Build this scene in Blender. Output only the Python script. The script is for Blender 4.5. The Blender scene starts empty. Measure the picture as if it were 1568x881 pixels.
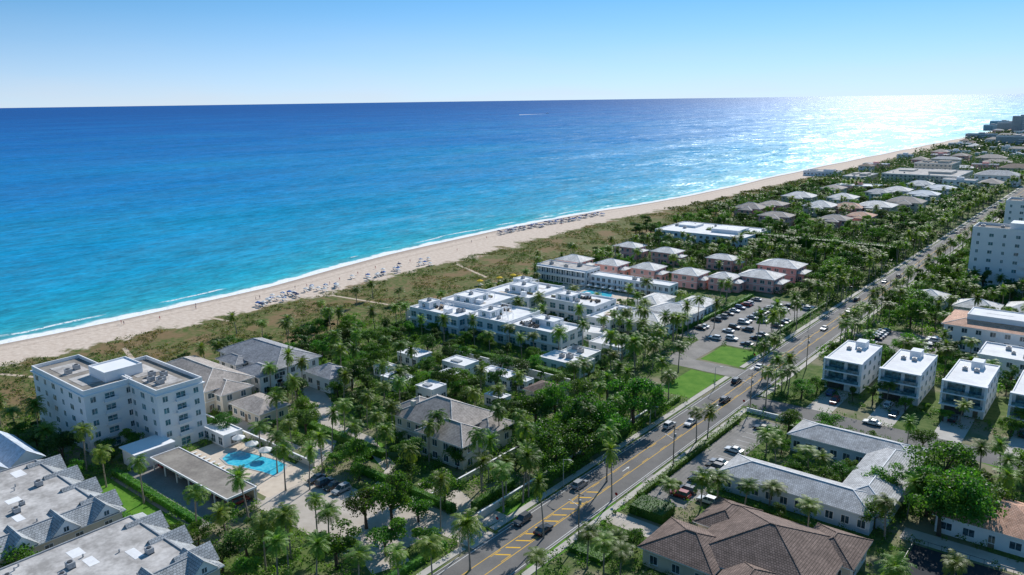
import bpy, math, random
import numpy as np
from mathutils import Matrix, Vector
from math import sin, cos, pi, radians, atan, atan2, sqrt
random.seed(7); rng=np.random.default_rng(7)
sc=bpy.context.scene; COL=sc.collection
# ------------------------------------------------ survey frame (x inland, y along the coast)
H=87.0; TH=radians(39.3); PI_=atan(286.5/1200.0); RO=radians(0.8)
R0=Vector((cos(TH),sin(TH),0)); F0=Vector((-sin(TH),cos(TH),0)); Z=Vector((0,0,1))
FW=F0*cos(PI_)-Z*sin(PI_); UP=F0*sin(PI_)+Z*cos(PI_)
RR=R0*cos(RO)-UP*sin(RO); UU=UP*cos(RO)+R0*sin(RO)
def G(px,py,z=0.0):
    d=RR*((px-784)/1200.0)+FW-UU*((py-440.5)/1200.0)
    t=(H-z)/-d.z
    return (d.x*t,d.y*t)
# ------------------------------------------------ materials
def newmat(name):
    m=bpy.data.materials.new(name); m.use_nodes=True
    nt=m.node_tree; nt.nodes.clear()
    out=nt.nodes.new('ShaderNodeOutputMaterial')
    return m,nt,out
def S(nt,sock,val):
    if isinstance(val,bpy.types.NodeSocket): nt.links.new(val,sock)
    else: sock.default_value=val
def MA(nt,op,a,b=None,c=None,clamp=False):
    n=nt.nodes.new('ShaderNodeMath'); n.operation=op; n.use_clamp=clamp
    S(nt,n.inputs[0],a)
    if b is not None: S(nt,n.inputs[1],b)
    if c is not None: S(nt,n.inputs[2],c)
    return n.outputs[0]
def coord(nt,kind='Object',scale=None):
    tc=nt.nodes.new('ShaderNodeTexCoord'); o=tc.outputs[kind]
    if scale:
        mp=nt.nodes.new('ShaderNodeMapping'); mp.inputs['Scale'].default_value=scale
        nt.links.new(o,mp.inputs['Vector']); o=mp.outputs[0]
    return o
def NO(nt,vec,scale,detail=3,rough=.55,out='Fac'):
    n=nt.nodes.new('ShaderNodeTexNoise'); n.inputs['Scale'].default_value=scale
    n.inputs['Detail'].default_value=detail; n.inputs['Roughness'].default_value=rough
    nt.links.new(vec,n.inputs['Vector']); return n.outputs[out]
def MIX(nt,f,a,b,mode='MIX'):
    n=nt.nodes.new('ShaderNodeMix'); n.data_type='RGBA'; n.blend_type=mode
    S(nt,n.inputs[0],f)
    S(nt,n.inputs[6],a if isinstance(a,bpy.types.NodeSocket) else (*a,1))
    S(nt,n.inputs[7],b if isinstance(b,bpy.types.NodeSocket) else (*b,1))
    return n.outputs[2]
def RG(nt,v,a,b,c=0.,d=1.):
    n=nt.nodes.new('ShaderNodeMapRange'); n.clamp=True
    S(nt,n.inputs[0],v); n.inputs[1].default_value=a; n.inputs[2].default_value=b
    n.inputs[3].default_value=c; n.inputs[4].default_value=d
    return n.outputs[0]
def PR(nt,out,col,rough=.8,spec=.3,metal=0,normal=None):
    p=nt.nodes.new('ShaderNodeBsdfPrincipled')
    S(nt,p.inputs['Base Color'],col if isinstance(col,bpy.types.NodeSocket) else (*col,1))
    S(nt,p.inputs['Roughness'],rough); p.inputs['Specular IOR Level'].default_value=spec
    p.inputs['Metallic'].default_value=metal
    if normal: nt.links.new(normal,p.inputs['Normal'])
    nt.links.new(p.outputs[0],out.inputs[0]); return p
def BU(nt,h,strength,dist=1.0):
    b=nt.nodes.new('ShaderNodeBump'); b.inputs['Strength'].default_value=strength
    b.inputs['Distance'].default_value=dist; nt.links.new(h,b.inputs['Height']); return b.outputs[0]
def simple(name,c1,c2=None,scale=.6,rough=.85,spec=.2,metal=0,fine=6.0,bump=0):
    m,nt,out=newmat(name)
    if c2 is None: c2=tuple(x*.78 for x in c1)
    v=coord(nt)
    a=NO(nt,v,scale,4); b=NO(nt,v,fine,3)
    f=RG(nt,MA(nt,'ADD',MA(nt,'MULTIPLY',a,.7),MA(nt,'MULTIPLY',b,.3)),.38,.62)
    PR(nt,out,MIX(nt,f,c1,c2),rough,spec,metal,BU(nt,b,bump,.05) if bump else None)
    return m
def tiles(name,c1,c2,line_shade,bw=.45,rh=.42,msize=.05,rough=.8):
    m,nt,out=newmat(name); uv=coord(nt,'UV')
    br=nt.nodes.new('ShaderNodeTexBrick'); nt.links.new(uv,br.inputs['Vector'])
    br.inputs['Scale'].default_value=1; br.inputs['Brick Width'].default_value=bw; br.inputs['Row Height'].default_value=rh
    br.inputs['Mortar Size'].default_value=msize; br.inputs['Mortar Smooth'].default_value=.6
    br.inputs['Color1'].default_value=(*c1,1); br.inputs['Color2'].default_value=(*c2,1); br.inputs['Mortar'].default_value=(*line_shade,1)  # dark lines between tile rows: row shading put into the colour
    o=coord(nt); n=NO(nt,o,.35,5,.65); n2=NO(nt,uv,1.3,4)
    f=RG(nt,MA(nt,'ADD',MA(nt,'MULTIPLY',n,.6),MA(nt,'MULTIPLY',n2,.4)),.4,.62,.72,1.18)
    cm=nt.nodes.new('ShaderNodeCombineColor')
    for i in range(3): nt.links.new(f,cm.inputs[i])
    PR(nt,out,MIX(nt,1.0,br.outputs[0],cm.outputs[0],'MULTIPLY'),rough,.2)
    return m
def foliage(name,c1,c2,c3,scale=.5,trans=.35):
    m,nt,out=newmat(name)
    v=coord(nt); oi=nt.nodes.new('ShaderNodeObjectInfo')
    n=RG(nt,NO(nt,v,scale,3),.38,.62); n2=RG(nt,NO(nt,v,scale*6,2),.42,.6)
    c=MIX(nt,n,c1,c2); c=MIX(nt,MA(nt,'MULTIPLY',n2,.6),c,c3)
    hs=nt.nodes.new('ShaderNodeHueSaturation')
    nt.links.new(RG(nt,oi.outputs['Random'],0,1,.475,.52),hs.inputs['Hue'])
    nt.links.new(RG(nt,MA(nt,'FRACT',MA(nt,'MULTIPLY',oi.outputs['Random'],7.3)),0,1,.65,1.35),hs.inputs['Value'])
    nt.links.new(c,hs.inputs['Color'])
    d=nt.nodes.new('ShaderNodeBsdfPrincipled'); nt.links.new(hs.outputs[0],d.inputs['Base Color'])
    d.inputs['Roughness'].default_value=.5; d.inputs['Specular IOR Level'].default_value=.25
    t=nt.nodes.new('ShaderNodeBsdfTranslucent')
    nt.links.new(MIX(nt,1.0,hs.outputs[0],(1.8,1.9,.7),'MULTIPLY'),t.inputs[0])
    mx=nt.nodes.new('ShaderNodeMixShader'); mx.inputs[0].default_value=trans
    nt.links.new(d.outputs[0],mx.inputs[1]); nt.links.new(t.outputs[0],mx.inputs[2]); nt.links.new(mx.outputs[0],out.inputs[0])
    return m
def glassm(name,c,rough=.15):
    m,nt,out=newmat(name); v=coord(nt)
    PR(nt,out,MIX(nt,RG(nt,NO(nt,v,.9,2),.4,.6),c,tuple(x*2.2+.01 for x in c)),rough,.6); return m
asphalt=simple('asphalt',(.14,.135,.13),(.2,.19,.18),.12,.9,.2,fine=3)
lot_asph=simple('parking_asphalt',(.2,.19,.175),(.3,.28,.26),.15,.9,.2,fine=2)
concrete=simple('concrete',(.42,.39,.35),(.52,.49,.44),.3)
paver=simple('pale_paving',(.42,.37,.31),(.54,.48,.42),.25)
kerbm=simple('kerb_concrete',(.5,.48,.45))
deckm=simple('pool_deck',(.55,.46,.37),(.65,.56,.46),.4)
lawn=simple('lawn_grass',(.07,.19,.02),(.13,.26,.035),.25,.95,.1,fine=2.5)
white=simple('white_stucco',(.84,.84,.85),(.78,.79,.81),.25)
whitew=simple('white_trim',(.85,.85,.85),(.8,.8,.8),1)
cream=simple('cream_stucco',(.72,.65,.56),(.64,.57,.48),.3)
pinkm=simple('pink_stucco',(.88,.46,.42),(.8,.4,.36),.3)
blueg=simple('pale_blue_and_shade_stucco',(.62,.7,.78),(.54,.62,.7),.3)  # bluish balcony fronts; also white walls with blue shade put into the colour
greyst=simple('grey_stucco',(.42,.44,.46),(.34,.36,.38),.2)
roofw=simple('white_roof_membrane',(.86,.86,.86),(.7,.69,.68),.18,.9,.15,fine=1.5)
roofg=simple('gravel_roof',(.2,.18,.16),(.34,.31,.27),.2,.95,.1,fine=2)
roofl=simple('weathered_roof_membrane',(.6,.57,.54),(.33,.31,.29),.28,.9,.1,fine=1.2)
tgrey=tiles('grey_roof_tile',(.36,.36,.375),(.46,.46,.47),(.14,.14,.145))
tlight=tiles('weathered_grey_tile',(.5,.5,.5),(.62,.62,.62),(.21,.21,.21))
tbeige=tiles('beige_roof_tile',(.42,.37,.33),(.52,.46,.41),(.2,.17,.15))
tcream=tiles('cream_roof_tile',(.8,.77,.73),(.86,.83,.79),(.55,.52,.48))
tbrown=tiles('brown_roof_tile',(.21,.15,.125),(.29,.21,.175),(.065,.05,.042),.5,.5,.07)
torange=tiles('terracotta_tile',(.66,.38,.26),(.74,.46,.33),(.34,.18,.12))
tmetal=tiles('standing_seam_metal',(.6,.66,.74),(.56,.62,.7),(.28,.32,.37),.5,30,.05,.45)
tshing=tiles('silver_shingle',(.38,.4,.41),(.48,.5,.51),(.17,.18,.185),.6,.5,.06)
glass=glassm('window_glass',(.03,.055,.07)); glassb=glassm('tinted_glass',(.05,.12,.14))
darkm=simple('dark_metal',(.05,.05,.055),(.09,.09,.09),2,.5,.4)
steel=simple('galvanised_unit',(.42,.43,.44),(.3,.31,.32),2,.5,.5)
bark=simple('palm_bark',(.34,.29,.24),(.22,.19,.16),2,.95,.1)
bark2=simple('tree_bark',(.12,.09,.07),(.07,.055,.045),2,.95,.1)
palmf=foliage('palm_foliage',(.1,.19,.03),(.19,.27,.045),(.045,.11,.025),.6,.36)
leafm=foliage('tree_foliage',(.05,.155,.02),(.12,.245,.03),(.025,.08,.018),.35,.36)
leafd=foliage('dark_tree_foliage',(.045,.115,.025),(.085,.16,.03),(.025,.065,.02),.3,.3)
hedgem=foliage('hedge_foliage',(.06,.16,.025),(.12,.24,.035),(.04,.11,.022),.4,.3)
scrubm=foliage('dune_scrub_foliage',(.07,.12,.025),(.165,.135,.05),(.045,.08,.025),.05,.28)
grove=foliage('distant_foliage',(.05,.105,.035),(.09,.15,.045),(.04,.08,.04),.03,.25)
yel=simple('yellow_paint',(.8,.48,.04),(.7,.4,.05),1.5); wpt=simple('white_road_paint',(.78,.78,.76),(.62,.62,.6),1.5)
rubber=simple('rubber',(.02,.02,.02)); wood=simple('weathered_wood',(.3,.24,.18),(.2,.16,.12),2)
bluec=simple('blue_canvas',(.03,.12,.35),(.04,.16,.42),3); whitec=simple('white_canvas',(.78,.78,.76),(.68,.68,.66),3)
navy=simple('navy_canvas',(.02,.04,.1),(.03,.05,.13),3); yelc=simple('yellow_canvas',(.8,.55,.03))
def poolmat():
    m,nt,out=newmat('pool_water'); v=coord(nt)
    n=NO(nt,v,.8,3); p=PR(nt,out,MIX(nt,RG(nt,n,.35,.65),(.03,.42,.6),(.1,.6,.72)),.08,.5,0,BU(nt,NO(nt,v,3,2),.3,.05)); return m
poolw=poolmat()
def groundmat():
    m,nt,out=newmat('ground_earth_sand_grass'); v=coord(nt)
    at=nt.nodes.new('ShaderNodeAttribute'); at.attribute_name='beach'; t=at.outputs['Fac']
    n1=NO(nt,v,.06,4); n2=NO(nt,v,.5,4); n3=NO(nt,v,3,3)
    sand=MIX(nt,RG(nt,n2,.35,.65),(.57,.46,.37),(.69,.58,.48))
    sand=MIX(nt,RG(nt,NO(nt,v,.35,5,.75),.55,.7,0,.35),sand,(.4,.31,.24))
    tt=MA(nt,'ADD',t,MA(nt,'MULTIPLY',MA(nt,'SUBTRACT',n2,.5),.12))
    wet=RG(nt,tt,.22,.08); sand=MIX(nt,wet,sand,(.4,.32,.26))
    wr=MA(nt,'MULTIPLY',RG(nt,MA(nt,'ABSOLUTE',MA(nt,'SUBTRACT',tt,.34)),.04,.0),RG(nt,n3,.45,.6,0,.6)); sand=MIX(nt,wr,sand,(.2,.14,.1))
    dune=MIX(nt,RG(nt,n2,.4,.6),(.08,.12,.028),(.185,.155,.07)); dune=MIX(nt,RG(nt,n1,.5,.6,0,.75),dune,(.24,.155,.085))
    earth=MIX(nt,RG(nt,n2,.4,.6),(.07,.12,.03),(.12,.16,.05)); earth=MIX(nt,RG(nt,n1,.5,.62,0,.65),earth,(.3,.25,.19))
    edge=RG(nt,MA(nt,'ADD',t,MA(nt,'MULTIPLY',MA(nt,'SUBTRACT',NO(nt,v,.08,5,.65),.5),1.1)),.95,1.05)
    c=MIX(nt,edge,sand,dune); c=MIX(nt,RG(nt,t,2.6,3.2),c,earth)
    PR(nt,out,c,.95,.1,0,BU(nt,n2,.4,.3)); return m
groundM=groundmat()
def oceanmat():
    m,nt,out=newmat('ocean_surface'); v=coord(nt)
    at=nt.nodes.new('ShaderNodeAttribute'); at.attribute_name='shore'; d=at.outputs['Fac']
    vs=coord(nt,'Object',(1,.35,1)); 
    str_=NO(nt,coord(nt,'Object',(1,.3,1)),.02,5,.65); big=NO(nt,coord(nt,'Object',(1,.4,1)),.0025,4,.6)
    dd=MA(nt,'MULTIPLY',d,MA(nt,'ADD',.5,str_))
    dd=MA(nt,'MULTIPLY',dd,RG(nt,big,.35,.65,.6,1.6))
    lg=MA(nt,'DIVIDE',MA(nt,'LOGARITHM',MA(nt,'MAXIMUM',dd,1.0),10.0),4.0)
    cr=nt.nodes.new('ShaderNodeValToRGB'); nt.links.new(lg,cr.inputs[0])
    e=cr.color_ramp.elements
    pts=[(.0,(.32,.52,.5)),(.2,(.11,.44,.46)),(.34,(.02,.37,.45)),(.48,(.003,.31,.47)),(.6,(.001,.26,.48)),(.72,(.0005,.19,.46)),(.86,(.0003,.125,.39)),(1.0,(.0003,.085,.31))]
    e[0].position=0; e[0].color=(*pts[0][1],1); e[1].position=pts[-1][0]; e[1].color=(*pts[-1][1],1)
    for p,c in pts[1:-1]:
        q=e.new(p); q.color=(*c,1)
    wav=NO(nt,vs,.16,4,.7); wav2=NO(nt,coord(nt,'Object',(1,.5,1)),.7,3,.6)
    mod=RG(nt,MA(nt,'ADD',MA(nt,'MULTIPLY',wav,.6),MA(nt,'MULTIPLY',wav2,.4)),.38,.62,.62,1.28)
    mod=MA(nt,'MULTIPLY',mod,RG(nt,str_,.35,.65,.85,1.12))
    cm=nt.nodes.new('ShaderNodeCombineColor')
    for i in range(3): nt.links.new(mod,cm.inputs[i])
    c=MIX(nt,1.0,cr.outputs[0],cm.outputs[0],'MULTIPLY')
    fn=NO(nt,v,.045,4,.6); ff=NO(nt,v,.9,4,.7)
    f1=MA(nt,'MULTIPLY',RG(nt,MA(nt,'SUBTRACT',MA(nt,'MULTIPLY',fn,14.0),d),.5,2.5),RG(nt,ff,.36,.46,.6,1))
    band=MA(nt,'ABSOLUTE',MA(nt,'SUBTRACT',d,MA(nt,'ADD',5.0,MA(nt,'MULTIPLY',NO(nt,v,.02,2),18.0))))
    f2=MA(nt,'MULTIPLY',RG(nt,band,1.6,.4),MA(nt,'MULTIPLY',RG(nt,NO(nt,v,.03,2),.46,.54),RG(nt,ff,.40,.5)))
    caps=MA(nt,'MULTIPLY',RG(nt,NO(nt,coord(nt,'Object',(1,.3,1)),.25,5,.8),.7,.75,0,.6),RG(nt,d,10,40))
    foam=MA(nt,'MAXIMUM',MA(nt,'MAXIMUM',f1,f2),caps)
    c=MIX(nt,foam,c,(.88,.89,.89))
    # wave facets: slope field at several wavelengths
    def slope(vec,scale,amp):
        n=NO(nt,vec,scale,3,.65,'Color')
        a=nt.nodes.new('ShaderNodeVectorMath'); a.operation='SUBTRACT'; nt.links.new(n,a.inputs[0]); a.inputs[1].default_value=(.5,.5,.5)
        q=nt.nodes.new('ShaderNodeVectorMath'); q.operation='MULTIPLY'; nt.links.new(a.outputs[0],q.inputs[0]); q.inputs[1].default_value=(amp,amp,0); return q.outputs[0]
    acc=slope(vs,.35,.8)
    for sl in (slope(vs,.06,.75),slope(coord(nt,'Object',(1,.35,1)),.012,.6)):
        q=nt.nodes.new('ShaderNodeVectorMath'); q.operation='ADD'; nt.links.new(acc,q.inputs[0]); nt.links.new(sl,q.inputs[1]); acc=q.outputs[0]
    q=nt.nodes.new('ShaderNodeVectorMath'); q.operation='ADD'; nt.links.new(acc,q.inputs[0]); q.inputs[1].default_value=(0,0,1)
    q2=nt.nodes.new('ShaderNodeVectorMath'); q2.operation='NORMALIZE'; nt.links.new(q.outputs[0],q2.inputs[0])
    df=nt.nodes.new('ShaderNodeBsdfDiffuse'); nt.links.new(c,df.inputs[0])
    gl=nt.nodes.new('ShaderNodeBsdfGlossy'); gl.inputs['Roughness'].default_value=.34; nt.links.new(q2.outputs[0],gl.inputs['Normal'])
    gl.inputs[0].default_value=(.85,.95,1,1)
    mx=nt.nodes.new('ShaderNodeMixShader')
    nt.links.new(MA(nt,'MULTIPLY',MA(nt,'SUBTRACT',1.0,foam),.115),mx.inputs[0])
    nt.links.new(df.outputs[0],mx.inputs[1]); nt.links.new(gl.outputs[0],mx.inputs[2]); nt.links.new(mx.outputs[0],out.inputs[0])
    return m
oceanM=oceanmat()
# ------------------------------------------------ mesh helpers
class MB:
    def __init__(s): s.v=[];s.f=[];s.m=[];s.uv=[];s.mats=[]
    def mi(s,m):
        if m not in s.mats: s.mats.append(m)
        return s.mats.index(m)
    def face(s,pts,m,uvs=None):
        b=len(s.v); s.v+= [tuple(p) for p in pts]; s.f.append(list(range(b,b+len(pts)))); s.m.append(s.mi(m))
        if uvs is None:
            uvs=[(p[0]+p[1]*.37,p[2]+p[1]) for p in pts]
        s.uv.append(uvs)
    def box(s,x0,x1,y0,y1,z0,z1,m,bottom=False,top=None):
        if x1<x0:x0,x1=x1,x0
        if y1<y0:y0,y1=y1,y0
        s.face([(x0,y0,z0),(x1,y0,z0),(x1,y0,z1),(x0,y0,z1)],m)
        s.face([(x1,y0,z0),(x1,y1,z0),(x1,y1,z1),(x1,y0,z1)],m)
        s.face([(x1,y1,z0),(x0,y1,z0),(x0,y1,z1),(x1,y1,z1)],m)
        s.face([(x0,y1,z0),(x0,y0,z0),(x0,y0,z1),(x0,y1,z1)],m)
        s.face([(x0,y0,z1),(x1,y0,z1),(x1,y1,z1),(x0,y1,z1)],top or m)
        if bottom: s.face([(x0,y0,z0),(x0,y1,z0),(x1,y1,z0),(x1,y0,z0)],m)
    def cyl(s,x,y,z0,z1,r0,r1,m,n=8,cap=True):
        a=[(x+r0*cos(2*pi*i/n),y+r0*sin(2*pi*i/n),z0) for i in range(n)]
        b=[(x+r1*cos(2*pi*i/n),y+r1*sin(2*pi*i/n),z1) for i in range(n)]
        for i in range(n):
            j=(i+1)%n; s.face([a[i],a[j],b[j],b[i]],m)
        if cap: s.face(b,m)
    def beam(s,p,q,r,m):
        p=Vector(p);q=Vector(q);d=(q-p).normalized()
        a=d.cross(Vector((0,0,1)))
        if a.length<.01:a=Vector((1,0,0))
        a.normalize(); b=a.cross(d)
        c=[(a+b)*r,(a-b)*r,(-a-b)*r,(-a+b)*r]
        for i in range(4):
            j=(i+1)%4; s.face([p+c[i],p+c[j],q+c[j],q+c[i]],m)
        s.face([q+k for k in c],m)
    def hip(s,x0,x1,y0,y1,z,pitch=.38,ov=.6,m=None,fas=None,cap=None):
        x0-=ov;x1+=ov;y0-=ov;y1+=ov
        if fas: s.box(x0+.03,x1-.03,y0+.03,y1-.03,z-.22,z-.004,fas,True)
        w=x1-x0;d=y1-y0;k=min(w,d)/2;r=k*pitch;sl=sqrt(k*k+r*r)
        if w>=d: a=(x0+k,y0+k,z+r);b=(x1-k,y0+k,z+r)
        else: a=(x0+k,y0+k,z+r);b=(x0+k,y1-k,z+r)
        c=[(x0,y0,z),(x1,y0,z),(x1,y1,z),(x0,y1,z)]
        if w>=d:
            s.face([c[0],c[1],b,a],m,[(0,0),(w,0),(w-k,sl),(k,sl)])
            s.face([c[1],c[2],b],m,[(0,0),(d,0),(k,sl)])
            s.face([c[2],c[3],a,b],m,[(0,0),(w,0),(w-k,sl),(k,sl)])
            s.face([c[3],c[0],a],m,[(0,0),(d,0),(k,sl)])
        else:
            s.face([c[0],c[1],a],m,[(0,0),(w,0),(k,sl)])
            s.face([c[1],c[2],b,a],m,[(0,0),(d,0),(d-k,sl),(k,sl)])
            s.face([c[2],c[3],b],m,[(0,0),(w,0),(k,sl)])
            s.face([c[3],c[0],a,b],m,[(0,0),(d,0),(d-k,sl),(k,sl)])
        if cap:
            s.beam(a,b,.11,cap)
            for q in ((c[0],a),(c[3],a if w>=d else b),(c[1],b if w>=d else a),(c[2],b)): s.beam(q[0],q[1],.09,cap)
    def gable(s,x0,x1,y0,y1,z,rise,axis,m,wall):
        if axis=='x':
            ym=(y0+y1)/2; sl=sqrt(rise**2+(ym-y0)**2);L=x1-x0
            s.face([(x0,y0,z),(x1,y0,z),(x1,ym,z+rise),(x0,ym,z+rise)],m,[(0,0),(L,0),(L,sl),(0,sl)])
            s.face([(x1,y1,z),(x0,y1,z),(x0,ym,z+rise),(x1,ym,z+rise)],m,[(0,0),(L,0),(L,sl),(0,sl)])
            e=.25
            s.face([(x1-e,y0,z),(x1-e,y1,z),(x1-e,ym,z+rise)],wall); s.face([(x0+e,y1,z),(x0+e,y0,z),(x0+e,ym,z+rise)],wall)
        else:
            xm=(x0+x1)/2; sl=sqrt(rise**2+(xm-x0)**2);L=y1-y0;e=.25
            s.face([(x0,y1,z),(x0,y0,z),(xm,y0,z+rise),(xm,y1,z+rise)],m,[(0,0),(L,0),(L,sl),(0,sl)])
            s.face([(x1,y0,z),(x1,y1,z),(xm,y1,z+rise),(xm,y0,z+rise)],m,[(0,0),(L,0),(L,sl),(0,sl)])
            s.face([(x0,y0+e,z),(x1,y0+e,z),(xm,y0+e,z+rise)],wall); s.face([(x1,y1-e,z),(x0,y1-e,z),(xm,y1-e,z+rise)],wall)
    def panel(s,side,pl,a,z,w,h,pr,m):
        if side=='S': s.box(a-w/2,a+w/2,pl-pr,pl+.05,z,z+h,m,True)
        if side=='N': s.box(a-w/2,a+w/2,pl-.05,pl+pr,z,z+h,m,True)
        if side=='E': s.box(pl-.05,pl+pr,a-w/2,a+w/2,z,z+h,m,True)
        if side=='W': s.box(pl-pr,pl+.05,a-w/2,a+w/2,z,z+h,m,True)
    def window(s,side,pl,a,z,w,h,g=None,fr=None):
        g=g or glass; fr=fr or whitew
        s.panel(side,pl,a,z-.1,w+.24,h+.2,.05,fr); s.panel(side,pl,a,z,w,h,.07,g)
        s.panel(side,pl,a,z,.07,h,.1,fr); s.panel(side,pl,a,z-.16,w+.4,.12,.16,fr)
        if h>1.6: s.panel(side,pl,a,z+h*.55,w,.06,.09,fr)
    def windows(s,x0,x1,y0,y1,z0,z1,floors,sides='SENW',sp=3.6,w=1.5,h=1.5,g=None,fr=None,jit=0):
        fh=(z1-z0)/floors
        for sd in sides:
            L,a0,pl=((x1-x0),x0,y0 if sd=='S' else y1) if sd in 'SN' else ((y1-y0),y0,x1 if sd=='E' else x0)
            n=max(1,int(L/sp)); st=L/n
            for fl in range(floors):
                for i in range(n):
                    ww=w*(1+random.choice((-.25,0,.4))*jit)
                    s.window(sd,pl,a0+st*(i+.5),z0+fl*fh+max(.15,(fh-h)*.45),min(ww,st-.5),h,g,fr)
    def parapet(s,x0,x1,y0,y1,z,h,t,m,pr=.04):
        s.box(x0-pr,x1+pr,y0-pr,y0+t,z-.1,z+h,m,True); s.box(x0-pr,x1+pr,y1-t,y1+pr,z-.1,z+h,m,True)
        s.box(x0-pr,x0+t,y0+t,y1-t,z-.1,z+h,m,True); s.box(x1-t,x1+pr,y0+t,y1-t,z-.1,z+h,m,True)
    def ac(s,x,y,z,k=1.0):
        s.box(x-.7*k,x+.7*k,y-.6*k,y+.6*k,z+.15,z+1.1*k,steel,True); s.cyl(x,y,z+1.1*k,z+1.25*k,.45*k,.42*k,darkm,10)
        s.box(x-.75*k,x-.6*k,y-.6*k,y+.6*k,z,z+.15,darkm); s.box(x+.6*k,x+.75*k,y-.6*k,y+.6*k,z,z+.15,darkm)
    def flat(s,x0,x1,y0,y1,z0,z1,wall,roof,par=.6,nac=0):
        s.box(x0,x1,y0,y1,z0,z1,wall); s.box(x0+.3,x1-.3,y0+.3,y1-.3,z1-.05,z1+.03,roof)
        s.parapet(x0,x1,y0,y1,z1,par,.28,whitew)
        for i in range(nac):
            s.ac(random.uniform(x0+2,x1-2),random.uniform(y0+2,y1-2),z1+.03,random.uniform(.8,1.4))
    def obj(s,name,loc=None,rot=0,center=True,link=True):
        V=np.array(s.v,dtype=float)
        if center and loc is None:
            c=(V.min(0)+V.max(0))/2; c[2]=0; V=V-c; loc=tuple(c)
        me=bpy.data.meshes.new(name); me.from_pydata([tuple(p) for p in V],[],s.f)
        for m in s.mats: me.materials.append(m)
        me.polygons.foreach_set('material_index',s.m)
        ul=me.uv_layers.new(name='UVMap'); fl=[c for u in s.uv for p in u for c in p]
        ul.data.foreach_set('uv',fl); me.update()
        if not link: return me
        o=bpy.data.objects.new(name,me); COL.objects.link(o); o.location=loc or (0,0,0); o.rotation_euler[2]=rot
        return o
EX=[]
def reg(x0,x1,y0,y1,m=1.2): EX.append((min(x0,x1)-m,max(x0,x1)+m,min(y0,y1)-m,max(y0,y1)+m))
def blocked(x,y,r=0):
    for a,b,c,d in EX:
        if a-r<x<b+r and c-r<y<d+r: return True
    return False
def qmesh(name,V,mi=None,mats=()):
    V=np.asarray(V,dtype=np.float32).reshape(-1,3); n=len(V)//4
    me=bpy.data.meshes.new(name); me.vertices.add(4*n); me.vertices.foreach_set('co',V.ravel())
    me.loops.add(4*n); me.loops.foreach_set('vertex_index',np.arange(4*n,dtype=np.int32))
    me.polygons.add(n); me.polygons.foreach_set('loop_start',np.arange(n,dtype=np.int32)*4)
    for m in mats: me.materials.append(m)
    if mi is not None: me.polygons.foreach_set('material_index',np.asarray(mi,dtype=np.int32))
    me.update(calc_edges=True); return me
def put(me,name,loc,rot=0,sca=1):
    o=bpy.data.objects.new(name,me); COL.objects.link(o); o.location=loc; o.rotation_euler[2]=rot
    o.scale=sca if hasattr(sca,'__len__') else (sca,)*3
    return o
def clumps(C,Rd,n,size,low=-.15):
    C=np.asarray(C,float);Rd=np.asarray(Rd,float);N=len(C)
    d=rng.normal(size=(N,n,3)); d/=np.linalg.norm(d,axis=2,keepdims=True)
    d[...,2]=np.where(d[...,2]<low,-d[...,2],d[...,2])
    p=C[:,None,:]+d*Rd[:,None,:]*rng.uniform(.6,1.08,(N,n,1))
    nn=d*.8+rng.normal(size=(N,n,3))*.55; nn/=np.linalg.norm(nn,axis=2,keepdims=True)
    r=rng.normal(size=(N,n,3)); t=np.cross(nn,r); t/=np.linalg.norm(t,axis=2,keepdims=True); b=np.cross(nn,t)
    s=(size if np.isscalar(size) else np.asarray(size)[:,None,None])*rng.uniform(.6,1.3,(N,n,1))
    q=np.stack([p-t*s*.5,p-b*s*.32,p+t*s*.5,p+b*s*.32],axis=2)
    return q.reshape(-1,3)
def tubeq(pts,rad,n=6):
    Q=[]
    for i in range(len(pts)-1):
        for k in range(n):
            a=2*pi*k/n;b=2*pi*(k+1)/n
            f=lambda p,r,t:(p[0]+r*cos(t),p[1]+r*sin(t),p[2])
            Q+=[f(pts[i],rad[i],a),f(pts[i],rad[i],b),f(pts[i+1],rad[i+1],b),f(pts[i+1],rad[i+1],a)]
    return np.array(Q)
# ------------------------------------------------ trees
def palm_mesh(hh,L,nf,droop,emin=-.5):
    lean=random.uniform(-.8,.8); le2=random.uniform(-.8,.8)
    pts=[(lean*(t**1.7),le2*(t**1.7),hh*t) for t in np.linspace(0,1,8)]
    rad=[.26,.19,.17,.16,.15,.14,.15,.12]
    Q=[tubeq(pts,rad,7)]; nt=len(Q[0])//4
    top=np.array(pts[-1]); up=np.array([0,0,1.]); F=[]
    cs=tubeq([tuple(top-(0,0,.1)),tuple(top+(0,0,1.0))],[.17,.08],6)
    for i in range(nf):
        az=i*2.39996+random.uniform(-.2,.2); e=1.25-(1.25-emin)*(i/nf)+random.uniform(-.12,.12)
        d=np.array([cos(az),sin(az),0]);sd=np.array([-sin(az),cos(az),0]);p=top+up*.6*(1-i/nf)
        l=L*random.uniform(.8,1.1);n=13;sg=l/n
        for k in range(n):
            t=(k+.5)/n; fw=d*cos(e)+up*sin(e); nx=p+fw*sg; u2=-d*sin(e)+up*cos(e)
            w=sd*(.07*(1-t)+.02); F+=[p-w,p+w,nx+w,nx-w]
            ll=l*.25*sin(pi*(.1+.84*t))**.6
            for s in(-1,1):
                dl=sd*s*.85+fw*.5+u2*.12-up*(.2+.35*random.random()); dl/=np.linalg.norm(dl)
                tip=p+dl*ll*random.uniform(.85,1.1)
                F+=[p,p+fw*sg*.85,tip+fw*sg*.4,tip]
            p=nx; e-=droop*(.6+t)
    F=np.array(F); V=np.concatenate([Q[0],cs,F]); mi=[0]*(nt)+[1]*((len(cs)+len(F))//4)
    return qmesh('palm_tree',V,mi,(bark,palmf))
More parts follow.
